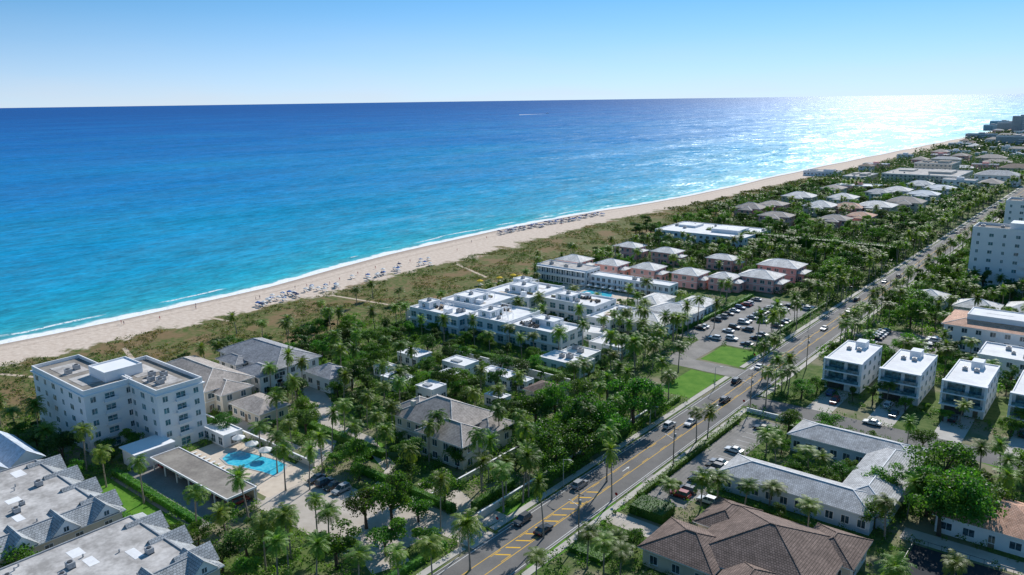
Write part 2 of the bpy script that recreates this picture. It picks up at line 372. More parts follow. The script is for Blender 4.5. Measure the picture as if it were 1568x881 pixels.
PALMS=[(palm_mesh(h,L,nf,dr,em),h) for h,L,nf,dr,em in((10,3.4,30,.12,-.5),(11,3.7,28,.14,-.3),(9,3.0,36,.08,-1.0),(12,3.6,28,.15,-.6),(8,3.8,32,.12,-.2),(10,3.1,26,.16,-.7),(9,2.7,38,.07,-1.1),(11,3.9,24,.17,-.4))]
def tree_mesh(mat,lob,ext,zc,tr,n=150,size=.5):
    pts=[(0,0,0),(.1,.05,zc*.35),(.2,.1,zc*.7)]; V=[tubeq(pts,[tr,tr*.8,tr*.55],7)]
    C=[];Rd=[]
    for i in range(lob):
        a=random.uniform(0,2*pi);q=sqrt(random.random());z=random.uniform(-.6,1)
        k=sqrt(max(.1,1-z*z*.7))
        c=(cos(a)*q*ext[0]*k,sin(a)*q*ext[1]*k,zc+z*ext[2]); C.append(c); r=random.uniform(.28,.5)*ext[0]; Rd.append((r,r,r*.75))
        if i<6: V.append(tubeq([(.15,.07,zc*.55),((c[0])*.5,(c[1])*.5,zc*.55+(c[2]-zc*.55)*.6),c],[tr*.5,tr*.3,tr*.1],5))
    nt=sum(len(v) for v in V)//4
    L=clumps(C,Rd,n,size,-.4); V.append(L)
    return qmesh('shade_tree',np.concatenate(V),[0]*nt+[1]*(len(L)//4),(bark2,mat))
TREES=[tree_mesh(leafm,14,(3.6,3.6,2.2),5.2,.32,230,.4),tree_mesh(leafm,18,(4.2,3.8,2.3),5.4,.36,230,.4),tree_mesh(leafd,13,(3.2,3.4,2.6),5.3,.3,210,.42),
       tree_mesh(leafm,11,(3,3,2),4.4,.25,200,.38),tree_mesh(leafd,16,(4,4.2,2.0),5,.35,220,.4)]
def palm(x,y,h=None,s=1.0):
    me,bh=random.choice(PALMS)
    h=h or random.uniform(7,11)
    k=h/bh; put(me,'palm_tree',(x,y,0),random.uniform(0,6.28),(s*random.uniform(.8,1.12),s*random.uniform(.8,1.12),k))
def palmc(cx,cy,h,s=1.0):
    x,y=G(cx,cy,h); palm(x,y,h,s); PT.append((x,y,2.0))
def tree(x,y,s=1.0,kind=None):
    me=TREES[kind] if kind is not None else random.choice(TREES)
    put(me,'shade_tree',(x,y,0),random.uniform(0,6.28),(s*random.uniform(.9,1.15),s*random.uniform(.9,1.15),s*random.uniform(.8,1.1)))
PT=[]
def scatter(x0,x1,y0,y1,n,kind,sep,hr,mar=0):
    c=0
    for _ in range(n*12):
        if c>=n: break
        x=random.uniform(x0,x1);y=random.uniform(y0,y1)
        if blocked(x,y,mar): continue
        if x>-.085*y+4: continue
        if any((x-a)**2+(y-b)**2<(sep*.5+r)**2 for a,b,r in PT): continue
        PT.append((x,y,sep*.5)); c+=1
        if kind=='p': palm(x,y,random.uniform(*hr))
        else: tree(x,y,random.uniform(*hr))
def shrubs(name,x0,x1,y0,y1,n,r,h,per,size,mat,mar=-.8,fn=None):
    X=rng.uniform(x0,x1,n);Y=rng.uniform(y0,y1,n); C=[];Rd=[]
    for x,y in zip(X,Y):
        if blocked(x,y,mar) or x>-.085*y+6: continue
        if fn and not fn(x,y): continue
        rr=random.uniform(*r);hh=random.uniform(*h); C.append((x,y,hh*.3)); Rd.append((rr,rr,hh))
    if not C: return
    put(qmesh(name,clumps(C,Rd,per,size,0),None,(mat,)),name,(0,0,0))
def hedge(x0,x1,y0,y1,h,size=.32,mat=None,dens=26):
    mat=mat or hedgem; w=x1-x0;d=y1-y0
    cx,cy=(x0+x1)/2,(y0+y1)/2
    nt=int((w*d+2*(w+d)*h)*dens*.55/ (size/.32)**2); 
    A=[w*d,w*h,w*h,d*h,d*h]; A=np.array(A)/sum(A); k=rng.choice(5,nt,p=A)
    u=rng.uniform(-.5,.5,nt);v=rng.uniform(0,1,nt)
    P=np.zeros((nt,3)); 
    P[:,0]=np.where(k==3,-w/2,np.where(k==4,w/2,u*w)); P[:,1]=np.where(k==1,-d/2,np.where(k==2,d/2,np.where(k==0,(v-.5)*d,u*d))); P[:,2]=np.where(k==0,h,v*h)
    P+=rng.normal(size=P.shape)*(.1 if h<5 else .55)
    q=clumps(P,np.full((nt,3),.08),1,size,-1)
    core=[]
    a,c,e=w/2-.12,d/2-.12,h-.12
    for f in([(-a,-c,0),(a,-c,0),(a,-c,e),(-a,-c,e)],[(a,-c,0),(a,c,0),(a,c,e),(a,-c,e)],[(a,c,0),(-a,c,0),(-a,c,e),(a,c,e)],[(-a,c,0),(-a,-c,0),(-a,-c,e),(-a,c,e)],[(-a,-c,e),(a,-c,e),(a,c,e),(-a,c,e)]): core+=f
    put(qmesh('hedge',np.concatenate([np.array(core),q]),None,(mat,)),'hedge',(cx,cy,0)); reg(x0,x1,y0,y1,.2)
# ------------------------------------------------ ground & ocean
sh=[(0,525),(60,515),(190,488),(300,463),(400,440),(500,413),(600,388),(690,367),(760,351),(850,335),(920,322),(1000,309),(1060,299),(1130,283),(1200,267),(1280,250),(1350,236),(1420,222),(1480,210),(1510,203)]
du=[(0,562),(120,535),(215,512),(330,487),(450,462),(560,435),(640,412),(700,400),(800,372),(900,345),(950,335),(1050,315),(1130,297),(1200,281),(1300,259),(1400,235),(1500,208)]
shp=sorted((G(*p)[1],G(*p)[0]) for p in sh); dup=sorted((G(*p)[1],G(*p)[0]) for p in du)
def sx(y): return float(np.interp(y,[a for a,_ in shp],[b for _,b in shp]))+1.2*sin(y*.035)
def dxe(y): return max(sx(y)+12,float(np.interp(y,[a for a,_ in dup],[b for _,b in dup])))
ys=[-150000,-20000,-3000,-500]+list(np.arange(-100,2400,12.))+[3000,5000,20000,150000]
def grid(name,rows,attr,mat):
    V=[];A=[];F=[];nr=len(rows(0))
    for y in ys:
        for (x,z,a) in rows(y): V.append((x,y,z));A.append(a)
    for i in range(len(ys)-1):
        for j in range(nr-1): F.append((i*nr+j,i*nr+j+1,(i+1)*nr+j+1,(i+1)*nr+j))
    me=bpy.data.meshes.new(name);me.from_pydata(V,[],F);at=me.attributes.new(attr,'FLOAT','POINT');at.data.foreach_set('value',A)
    me.materials.append(mat); me.update()
    if me.polygons[0].normal.z<0: me.flip_normals()
    o=put(me,name,(0,0,0)); return o
def grow(y):
    s=sx(y);w=dxe(y)-s
    r=[(s+t*w,z,t) for t,z in((-.15,-1.5),(0,-.45),(.12,-.15),(.3,0.),(.6,0),(1,0),(1.3,0),(1.8,0),(2.2,0))]
    r+=[(max(s+2.4*w,-252),0,2.5),(-225,0,3.4),(-100,0,4),(100,0,4),(3000,0,4),(100000,0,4)]
    return r
grid('ground',grow,'beach',groundM)
def orow(y):
    s=sx(y); return [(s-d,-.4,d) for d in (150000,40000,12000,5000,2000,800,400,200,100,50,25,14,8,4,2,0,-4)]
grid('ocean_water',orow,'shore',oceanM)
# ------------------------------------------------ sheets
def sheet(name,x0,x1,y0,y1,z,m,r=True):
    b=MB(); b.face([(x0,y0,z),(x1,y0,z),(x1,y1,z),(x0,y1,z)],m); b.obj(name)
    if r: reg(x0,x1,y0,y1,.3)
def psheet(name,pts,z,m,world=False):
    p=[q if world else G(*q) for q in pts]; b=MB(); b.face([(x,y,z) for x,y in p],m); o=b.obj(name)
    X=[a for a,_ in p];Y=[c for _,c in p]; return (min(X),max(X),min(Y),max(Y))
def pathstrip(name,pts,wd,z,m,r=True):
    p=[Vector((*G(*q),0)) for q in pts]; b=MB()
    L=[];R=[]
    for i in range(len(p)):
        d=(p[min(i+1,len(p)-1)]-p[max(i-1,0)]).normalized(); n=Vector((-d.y,d.x,0))*wd/2
        L.append(p[i]+n);R.append(p[i]-n)
    for i in range(len(p)-1):
        b.face([(*R[i].xy,z),(*R[i+1].xy,z),(*L[i+1].xy,z),(*L[i].xy,z)],m)
        if r:
            k=max(1,int((p[i+1]-p[i]).length/3))
            for j in range(k+1):
                c=p[i].lerp(p[i+1],j/k); reg(c.x,c.x,c.y,c.y,wd/2+.3)
    b.obj(name)
RX=-89.3
sheet('road',RX-6,RX+6,-200,3000,.03,asphalt)
b=MB()
for x in(RX-5.5,RX+5.4): b.box(x,x+.13,-200,2500,.03,.036,wpt)
y=40
for x in(RX-1.8,RX+1.6): b.box(x,x+.16,-100,900,.03,.036,yel)
while y<600:
    for x in(RX-1.45,RX+1.25): b.box(x,x+.14,y,y+3,.03,.036,yel)
    y+=9
y=104
while y<137:
    b.face([(RX-1.2,y,.0365),(RX-1.2,y+.5,.0365),(RX+1.2,y+2.2,.0365),(RX+1.2,y+1.7,.0365)],yel); y+=3.2
for k in range(7): b.box(RX-5.2+k*1.5,RX-4.5+k*1.5,238,241,.03,.037,wpt)
for yy in (150,200): b.box(RX-.1,RX+.1,yy,yy+2.2,.03,.037,wpt); b.face([(RX-.4,yy+2.2,.037),(RX+.4,yy+2.2,.037),(RX,yy+3.2,.037)],wpt)
# stall lines in the lots
for yy in np.arange(143,200,2.9): b.box(-75,-70,yy,yy+.1,.0205,.0265,wpt)
for yy in np.arange(259,331,2.9):
    for x in(-130,-120,-108): b.box(x,x+4.6,yy+1.4,yy+1.5,.0205,.0265,wpt)
for yy in np.arange(281,311,3): b.box(-73.5,-69,yy-1.5,yy-1.4,.024,.03,wpt)
b.obj('road_markings')
b=MB()
for a in(RX-6.25,RX+6):
    b.box(a,a+.25,-200,99,0,.14,kerbm);b.box(a,a+.25,111,205,0,.14,kerbm);b.box(a,a+.25,217,228,0,.14,kerbm);b.box(a,a+.25,238,900,0,.14,kerbm)
b.obj('kerb')
b=MB(); b.box(RX-8.6,RX-7.0,-100,102,0,.12,concrete); b.box(RX-8.6,RX-7.0,111,227,0,.12,concrete); b.box(RX-8.6,RX-7.0,238,900,0,.12,concrete); b.obj('pavement')
b=MB(); b.box(RX+6.9,RX+8.5,-100,205,0,.12,concrete); b.box(RX+6.9,RX+8.5,217,900,0,.12,concrete); b.obj('pavement')
reg(RX-9.0,RX+8.5,-100,900,0)
sheet('side_street',RX+6,60,207,216,.022,asphalt)
sheet('parking_lot',-79,-69.5,143,200,.02,lot_asph)
sheet('parking_lot',-146,-106,86,105,.016,paver)
sheet('driveway',-130,RX-6,103,110,.022,paver)
sheet('parking_lot',-131,-103,258,332,.02,lot_asph)
sheet('driveway',-122,RX-6,227.5,236.5,.024,lot_asph); sheet('driveway',-122,-113,236.5,262,.0245,lot_asph)
sheet('lawn',-109.5,-98.2,203,226.5,.012,lawn); sheet('lawn',-112,-98.2,238,256.5,.012,lawn); reg(-118,-97,200,257,0)
sheet('parking_lot',-74,-50,280,312,.02,lot_asph)
sheet('driveway',-84,-60,296,302,.023,lot_asph)
for hx in(-65,-49,-32.5,-16): sheet('driveway',hx-3.5,hx+3.5,216,236,.02,concrete,False)
reg(-68,-8,216,226,0)
sheet('driveway',-83,-58,148,153,.024,lot_asph,False)
pathstrip('driveway',[(470,590),(500,625),(505,660),(490,695),(450,730),(425,765)],6,.019,paver)
pathstrip('driveway',[(505,650),(560,672),(600,720),(580,750)],3.5,.0185,paver)
pathstrip('driveway',[(345,640),(400,668),(450,690)],5,.018,paver)
pathstrip('driveway',[(660,735),(700,772),(760,800)],7,.0175,paver)
pathstrip('path',[(600,870),(560,820),(500,790)],8,.0172,paver)
for p in ([(905,795),(938,768),(960,775),(925,803)],[(965,742),(990,722),(1012,735),(985,752)],
          [(735,790),(800,745),(830,760),(790,800)],[(520,690),(545,668),(590,680),(570,705)],
          [(555,700),(575,690),(600,700),(580,712)],[(1430,690),(1475,700),(1568,730),(1568,715)],[(1480,560),(1535,575),(1530,600),(1490,590)],
          [(820,440),(870,445),(880,435),(835,430)],[(790,850),(860,820),(880,835),(815,880)]):
    r=psheet('lawn',p,.0125,lawn); 
    cx,cy=(r[0]+r[1])/2,(r[2]+r[3])/2; reg(cx-(r[1]-r[0])*.4,cx+(r[1]-r[0])*.4,cy-(r[3]-r[2])*.4,cy+(r[3]-r[2])*.4,0)
sheet('lawn',-186,-148,66,72,.012,lawn); sheet('lawn',-82.3,-81,218,232,.012,lawn); sheet('lawn',-79,-60,203.5,206.5,.012,lawn)
psand=simple('path_sand',(.6,.48,.36))
for p in ([(0,573),(60,578)],[(190,533),(203,550)],[(700,405),(745,425)],[(320,486),(350,492)],[(505,452),(603,468)]): pathstrip('sand_path',p,1.6,.012,psand)
# ------------------------------------------------ BUILDINGS
b=MB()
W1=(-234.5,-202,75.5,88); W2=(-217.5,-187.5,87,99.5)
for i,w in enumerate((W1,W2)):
    x0,x1,y0,y1=w
    b.flat(x0,x1,y0,y1,0,16.2,white,roofg,1.0,0)
    b.box(x0-.45,x1+.45,y0-.45,y1+.45,15.5,15.8,whitew,True)
    for fl in range(1,5): b.box(x0-.06,x1+.06,y0-.06,y1+.06,fl*3.15+.1,fl*3.15+.28,whitew,True)
    for fl in range(5):
        z=.9+fl*3.15
        n=6
        for k in range(n):
            a=x0+(x1-x0)*(k+.5)/n
            if i==1 and a<-205: continue
            b.window('S',y0,a,z,1.2 if k%2 else 1.9,1.4,glassb)
        for k in range(3):
            a=y0+(y1-y0)*(k+.5)/3
            if i==0 and k==2: continue
            b.window('E',x1,a,z-(.4 if k==1 else 0),1.3 if k!=1 else 2.4,1.4 if k!=1 else 1.9,glassb)
            if k==1 and fl>0: b.box(x1,x1+1.0,a-1.7,a+1.7,z-.75,z-.58,whitew,True); b.box(x1+.95,x1+1.0,a-1.7,a+1.7,z-.58,z+.3,blueg,True); b.box(x1+.9,x1+1.04,a-1.74,a+1.74,z+.3,z+.38,whitew,True)
    b.box(x0+4,x0+14,y0+3,y1-3,16.2,16.32,roofl); b.box(x0+17,x0+26,y0+2.5,y1-3,16.2,16.32,roofl)
b.box(-216,-206.5,83,93,0,18.6,white); b.parapet(-216,-206.5,83,93,18.6,.4,.25,whitew)
for x,y in((-198,91),(-196,93),(-199,95),(-194,91.5),(-222,80),(-224,83),(-201.5,93)): b.ac(x,y,16.25,1.2)
for fl in range(5): b.window('E',-202,86.6,.9+fl*3.15,1,1.4)
b.box(-190,-183,78,88,0,4.2,white); b.box(-190.5,-182.5,77.5,88,4.2,4.5,whitew,True)
b.obj('apartment_building')
reg(-235,-202,75,89,1.5);reg(-218,-187,86,100,1.5);reg(-190,-182,78,88)
b=MB(); b.box(-181,-147,80.5,88,2.9,3.25,whitew,True,top=roofg); b.parapet(-181,-147,80.5,88,3.25,.15,.2,whitew)
for x in np.arange(-180.5,-147,5.5):
    b.box(x,x+.25,80.8,81.05,0,2.9,whitew); b.box(x,x+.25,87.4,87.65,0,2.9,whitew)
b.box(-181,-147,87.7,87.9,0,2.9,cream)
b.obj('carport'); reg(-181,-147,79,89,.5)
sheet('parking_lot',-185,-146,72.2,88.5,.017,lot_asph)
def mansard(x0,x1,y0,y1):
    b=MB(); b.box(x0,x1,y0,y1,0,7.2,cream)
    b.windows(x0,x1,y0,y1,0,6.8,2,'EN',5,1.4,1.5)
    i=3.2; zt=9.2; ez=6.9;o=.7
    A=[(x0-o,y0-o,ez),(x1+o,y0-o,ez),(x1+o,y1+o,ez),(x0-o,y1+o,ez)]; B=[(x0+i,y0+i,zt),(x1-i,y0+i,zt),(x1-i,y1-i,zt),(x0+i,y1-i,zt)]
    for k in range(4):
        j=(k+1)%4; L=(Vector(A[j])-Vector(A[k])).length; b.face([A[k],A[j],B[j],B[k]],tshing,[(0,0),(L,0),(L-i,4.5),(i,4.5)])
    b.box(x0-o+.05,x1+o-.05,y0-o+.05,y1+o-.05,ez-.2,ez-.01,whitew,True)
    b.box(x0+i,x1-i,y0+i,y1-i,zt-.3,zt-.1,roofl); b.parapet(x0+i,x1-i,y0+i,y1-i,zt-.1,.25,.2,steel)
    y=y1-6
    while y>y0+2:
        b.gable(x1-6,x1+o+.3,y,y+5.6,ez+.25,2.7,'x',tshing,whitew); b.window('E',x1+o+.02,y+2.8,ez+.55,.9,.9); y-=7.6
    x=x1-7
    while x>x0+1:
        b.gable(x,x+5.6,y1-6,y1+o+.3,ez+.25,2.7,'y',tshing,whitew); x-=9
    for _ in range(7):
        b.ac(random.uniform(x0+i+2,x1-i-6),random.uniform(y0+i+2,y1-i-3),zt-.1,random.uniform(.7,1.1))
    for _ in range(8):
        x=random.uniform(x0+i+1,x1-i-1);y=random.uniform(y0+i+1,y1-i-1); b.cyl(x,y,zt-.1,zt+.5,.15,.15,steel,6)
    for q in range(5):
        x=random.uniform(x0+i+2,x1-i-6);y=random.uniform(y0+i+2,y1-i-4); b.box(x,x+random.uniform(2,4),y,y+random.uniform(1.5,3),zt-.1,zt-.085+q*.004,roofw)
    b.obj('townhouse_block'); reg(x0,x1,y0,y1,1.5)
mansard(-191,-154,28,61.5); mansard(-149,-120,26,63)
b=MB(); b.box(-215,-196,48,62,0,6,cream); b.gable(-216,-195.5,47,55,6,3,'x',tmetal,whitew); b.gable(-216,-195.5,55,63,6,3,'x',tmetal,whitew); b.windows(-215,-196,48,62,0,6,2,'E'); b.obj('metal_roof_house'); reg(-215,-196,48,62)
def hiphouse(x0,x1,y0,y1,h,fl,wall,roof,pitch=.38,ov=.7,wings=(),name='beach_house',sp=3.4,cap=None,chim=False):
    b=MB(); b.box(x0,x1,y0,y1,0,h-.1,wall); b.windows(x0,x1,y0,y1,0,h,fl,'SENW',sp,1.4,1.5,jit=1)
    b.hip(x0,x1,y0,y1,h,pitch,ov,roof,whitew,cap)
    if fl==2: b.box(x0-.07,x1+.07,y0-.07,y1+.07,h/2-.1,h/2+.1,whitew,True)
    for (a,c,d,e,hh) in wings:
        b.box(a,c,d,e,0,hh-.1,wall); b.windows(a,c,d,e,0,hh,max(1,int(hh/3)),'SE',sp,1.5,1.6); b.hip(a,c,d,e,hh,pitch,ov,roof,whitew,cap)
        reg(a,c,d,e)
    b.panel('S',y0,(x0+x1)/2,0,1.1,2.2,.09,wood); b.panel('E',x1,y0+1.6,0,1.1,2.2,.09,wood)
    if chim: b.box(x0+3,x0+4.2,y0+3,y0+4,h,h+3.4,wall)
    b.obj(name); reg(x0,x1,y0,y1)
hiphouse(-235,-203,132,148,7,2,white,tgrey,.4,.9,wings=((-214,-203,126,134,6.2),(-229,-219,128,134,6.3)),cap=tlight)
hiphouse(-235,-203,108,123,7,2,cream,tbeige,.4,.9,wings=((-212,-199,111,120,6),),cap=tcream)
hiphouse(-199,-187,140,149,5,1,white,tgrey,.4)
hiphouse(-196,-182,112,121,4,1,cream,tbeige,.35)
hiphouse(-147,-126,130,146,7,2,cream,tbeige,.5,.8,wings=((-135,-120,127,137,6.4),(-152,-144,136,144,6),(-128,-121,138,147,5.5)),cap=tcream,chim=True,name='mansion')
for i,(px,py,w,d,h) in enumerate(((635,540,10,7,3.6),(610,577,10,6,3.6),(705,553,10,7,4),(765,570,12,6,4),(660,590,7,6,5.5),(762,605,7,4,3.2),(690,570,6,4,3.2),(590,560,6,5,3.2),(800,580,6,4,3.2))):
    x,y=G(px,py,h); b=MB()
    b.flat(x-w/2,x+w/2,y-d/2,y+d/2,0,h,white,roofw,.25,1 if i%2 else 0); b.windows(x-w/2,x+w/2,y-d/2,y+d/2,0,h,1,'SE',3,1.6,1.8)
    b.box(x-w*.25,x+w*.1,y-d*.3,y,h+.03,h+.5,steel)
    b.obj('garden_cottage'); reg(x-w/2,x+w/2,y-d/2,y+d/2,.6); reg(x-w/2,x+w/2+3,y-d/2-3,y+d/2,0)
x,y=G(838,594,4); hiphouse(x-5,x+5,y-4,y+4,3.8,1,cream,tbrown)
b=MB()
blocks=[(-222,-196,207,221,7.4,2),(-218,-196,221.02,243,8.4,2),(-195.98,-176,211,232,7.6,2),(-175.98,-152,212,226,7.2,2),(-214,-190,243.02,268,8.2,2),(-189.98,-163,250,266,7.4,2),
        (-162.98,-152,244,266,5,1),(-230,-222.02,212,226,4.2,1),(-226,-218.02,226.02,240,4.4,1)]
for (x0,x1,y0,y1,h,fl) in blocks:
    b.flat(x0,x1,y0,y1,0,h,white,roofw,.7,2)
    b.windows(x0,x1,y0,y1,0,h,fl,'SE',4.2,2.6,2.1,glassb)
    for f in range(1,fl): b.box(x0-.5,x1+.5,y0-.5,y0,f*h/fl-.15,f*h/fl+.08,whitew,True)
    reg(x0,x1,y0,y1)
    for q in range(int((x1-x0)*(y1-y0)/110)):
        x=random.uniform(x0+1,x1-7);y=random.uniform(y0+1,y1-5); b.box(x,x+random.uniform(3,6),y,y+random.uniform(2,4),h,h+.05+.01*q,random.choice((deckm,roofl,wood)))
    for _ in range(int((x1-x0)*(y1-y0)/55)):
        x=random.uniform(x0+2.5,x1-5);y=random.uniform(y0+2.5,y1-4);w=random.uniform(1.5,3.5);d=random.uniform(1.2,3)
        k=random.random()
        if k<.3: b.box(x,x+w,y,y+d,h,h+random.uniform(.8,2.4),white)
        elif k<.65:
            for q in range(6):
                xx=x+random.uniform(-1,2.5);yy=y+random.uniform(-1,1.5); b.box(xx,xx+.7,yy,yy+.7,h,h+.6+q*.01,darkm); b.box(xx,xx+.7,yy+.7,yy+.8,h,h+1+q*.01,wood)
        elif k<.8:
            for q in range(5): b.box(x+q*.7,x+q*.7+.12,y,y+3,h+2.3,h+2.45,whitew,True)
            for xx in(x,x+2.8):
                for yy in(y,y+2.85): b.box(xx+.13,xx+.25,yy,yy+.12,h,h+2.3,whitew)
        else: b.box(x,x+w*1.5,y,y+.6,h,h+.8,wood,top=hedgem)
for (x0,x1,y0,y1,z) in((-214,-204,224,234,8.4),(-206,-196.6,250,258,8.2),(-192,-186,214,222,7.6),(-184,-176,253,260,7.4),(-170,-160,219,225,7.2),(-212,-206,260,266,8.2),(-220,-214,210,216,7.4)):
    hh=random.uniform(1.9,3)
    b.box(x0,x1,y0,y1,z,z+hh,white,top=roofw); b.parapet(x0,x1,y0,y1,z+hh,.3,.25,whitew); b.windows(x0,x1,y0,y1,z,z+hh,1,'SE',3.5,1.6,1.5,glassb)
    b.ac((x0+x1)/2,(y0+y1)/2,z+hh,1)
b.obj('hotel_building')
b=MB()
for (x0,x1,y0,y1,h) in((-150,-134,197,206,4),(-149,-138,206.02,216,3.4),(-147,-134,222,231,3.6),(-160,-147.02,232,240,3.4)):
    b.flat(x0,x1,y0,y1,0,h,white,roofw,.35,2); b.windows(x0,x1,y0,y1,0,h,1,'SE',4,2,2,glassb); reg(x0,x1,y0,y1)
b.obj('hotel_annex')
b=MB(); x0,x1,y0,y1=-233,-203,304,316
b.flat(x0,x1,y0,y1,0,7.4,white,roofl,.4,3); b.windows(x0,x1,y0,y1,0,7.2,2,'SE',3,1.8,2.1)
for f in(3.6,7.2):
    b.box(x0,x1,y0-1.8,y0,f-.15,f,whitew,True)
for x in np.arange(x0,x1+.1,3): b.box(x-.12,x+.12,y0-1.8,y0-1.55,0,7.05,whitew)
b.box(x0,x1,y0-1.75,y0-1.7,3.6,4.5,whitew,True)
b.obj('motel_wing'); reg(x0,x1,y0-2,y1)
b=MB(); x0,x1,y0,y1=-202,-160,306,314
b.flat(x0,x1,y0,y1,0,5.6,white,roofw,.4,4); b.windows(x0,x1,y0,y1,0,5.4,2,'SE',3,1.6,1.6)
b.box(x0,x1,y0-1.5,y0,2.6,2.75,whitew,True)
for x in np.arange(x0,x1+.1,3.5): b.box(x-.12,x+.12,y0-1.5,y0-1.25,0,5.3,whitew)
b.obj('motel_wing'); reg(x0,x1,y0-2,y1)
def pool(pts,name='swimming_pool'):
    b=MB(); c=(sum(p[0] for p in pts)/len(pts),sum(p[1] for p in pts)/len(pts))
    o=[(c[0]+(p[0]-c[0])*1.09,c[1]+(p[1]-c[1])*1.09) for p in pts]; n=len(pts)
    b.face([(x,y,.05) for x,y in pts],poolw)
    for i in range(n):
        j=(i+1)%n; b.face([(*o[i],.1),(*o[j],.1),(*pts[j],.1),(*pts[i],.1)],kerbm); b.face([(*pts[i],.1),(*pts[j],.1),(*pts[j],.04),(*pts[i],.04)],kerbm); b.face([(*o[j],.1),(*o[i],.1),(*o[i],0),(*o[j],0)],kerbm)
    b.obj(name)
pool([G(*p) for p in((340,703),(350,694),(368,691),(392,697),(425,706),(438,712),(432,722),(420,729),(398,722),(372,716),(350,712))])
sheet('pool_deck',-183,-146,90,104,.02,deckm)
pool([G(*p) for p in((885,449),(905,444),(938,449),(936,455),(905,456))]); sheet('pool_deck',-215,-170,274,303,.02,deckm)
def lounger_mesh():
    b=MB(); b.box(-.33,.33,-.95,.35,.28,.4,whitec,True)
    b.face([(-.33,.35,.4),(.33,.35,.4),(.33,.95,.8),(-.33,.95,.8)],whitec); b.face([(-.33,.95,.72),(.33,.95,.72),(.33,.35,.3),(-.33,.35,.3)],whitec)
    for x in(-.3,.25):
        for y in(-.9,.3): b.box(x,x+.05,y,y+.05,0,.28,whitew)
    return b.obj('sun_lounger',link=False,center=False)
def umb_mesh(c1,c2):
    b=MB(); b.cyl(0,0,0,2.3,.03,.03,whitew,6); n=8;R=1.35
    for i in range(n):
        a=2*pi*i/n;e=2*pi*(i+1)/n; m=c1 if i%2 else c2
        p=(R*cos(a),R*sin(a),1.9);q=(R*cos(e),R*sin(e),1.9); b.face([p,q,(0,0,2.5)],m); b.face([(p[0],p[1],1.72),(q[0],q[1],1.72),q,p],m)
    return b.obj('beach_umbrella',link=False,center=False)
LM=lounger_mesh(); UM=[umb_mesh(bluec,bluec),umb_mesh(whitec,whitec),umb_mesh(navy,navy),umb_mesh(bluec,whitec),umb_mesh(yelc,yelc)]
def beachset(x,y,k,s=1):
    put(UM[k],'beach_umbrella',(x,y,0),random.random(),s)
    for q in(-.9,.9): put(LM,'sun_lounger',(x+.4,y+q,0.01),pi/2+random.uniform(-.2,.2))
for i in range(40):
    t=random.random(); px=395+t*270; py=467-t*66+random.uniform(-6,6); x,y=G(px,py); beachset(x,y,random.choice((0,1,1,1,3,1,2)),.9)
for i in range(64):
    t=i/64; px=765+t*160+random.uniform(-2,2); py=358.5-t*30+random.uniform(-2,2); x,y=G(px,py); beachset(x,y,random.choice((0,2,2,2,3)),.95)
for px,py in((735,437),(765,432),(786,428),(797,430)): beachset(*G(px,py),4,1.2)
for i in range(9): put(LM,'sun_lounger',(-181+i*2.2,91.5,.02),pi)
for i in range(7): put(LM,'sun_lounger',(-205+i*3,300,.02),0); put(UM[1],'beach_umbrella',(-203.5+i*4,301.5,0),0)
for x in(-176,-170,-164): put(UM[1],'beach_umbrella',(x,101.5,0),0,1.3)
b=MB(); b.flat(-188,-178,98.5,104,0,3.2,white,roofw,.3,0); b.windows(-188,-178,98.5,104,0,3.2,1,'SE',3,1.6,2); b.obj('pool_cabana'); reg(-188,-178,98,104,.2)
for (px,py,w,d,h) in((880,392,15,12,6.5),(937,398,13,11,6.5),(993,404,13,12,6.5),(1057,412,13,12,6.5),(1110,418,11,11,6.2),(1166,416,17,14,6.5),(1198,400,19,14,7),(965,372,14,11,6.5),(1022,380,14,11,6.5),(1108,390,14,10,6)):
    x,y=G(px,py,h+1.5); x0,x1,y0,y1=x-w/2,x+w/2,y-d/2,y+d/2
    hiphouse(x0,x1,y0,y1,h,2,pinkm,tcream,.33,.7,wings=((x1-.5,x1+3,y0+2,y1-3,4.5),),name='pink_cottage',cap=whitew)
    reg(x0-2,x1+10,y0-11,y0,0)
b=MB()
for (x0,x1,y0,y1,h,ax) in((-152,-134,250,264,5,'x'),(-150,-132,268,282,5.2,'y'),(-160,-150.02,276,292,5.5,'y'),(-146,-134,286,300,4.6,'x')):
    b.box(x0,x1,y0,y1,0,h-.05,white); b.windows(x0,x1,y0,y1,0,h,1,'SENW',3.4,1.6,2)
    b.hip(x0,x1,y0,y1,h,.33,.6,tcream,whitew,whitew); reg(x0,x1,y0,y1)
b.obj('spa_building')
def flatpx(p1,p2,h,fl,wall=white,roof=roofw,name='flat_roof_building',nac=5,sp=4,par=.5):
    a=G(*p1,h);c=G(*p2,h); x0,x1=sorted((a[0],c[0]));y0,y1=sorted((a[1],c[1]))
    b=MB(); b.flat(x0,x1,y0,y1,0,h,wall,roof,par,nac); b.windows(x0,x1,y0,y1,0,h,fl,'SE',sp,1.8,1.5)
    b.box(x0+(x1-x0)*.55,x0+(x1-x0)*.85,y0+(y1-y0)*.3,y0+(y1-y0)*.7,h,h+2.2,wall,top=roof)
    b.box(x0+(x1-x0)*.1,x0+(x1-x0)*.3,y0+(y1-y0)*.5,y0+(y1-y0)*.8,h,h+1.4,wall,top=roof)
    b.obj(name); reg(x0,x1,y0,y1); return x0,x1,y0,y1
flatpx((1003,352),(1180,352),6,2,nac=10)
flatpx((1350,266),(1490,262),9,3,cream,roofl)
flatpx((1400,250),(1470,248),14,4,cream,roofg)
flatpx((1290,270),(1345,266),6,2,cream,roofl); flatpx((1230,262),(1290,262),5,1,white,roofl)
hedge(-214,-102,455,460,6.8,.8,leafm,44)
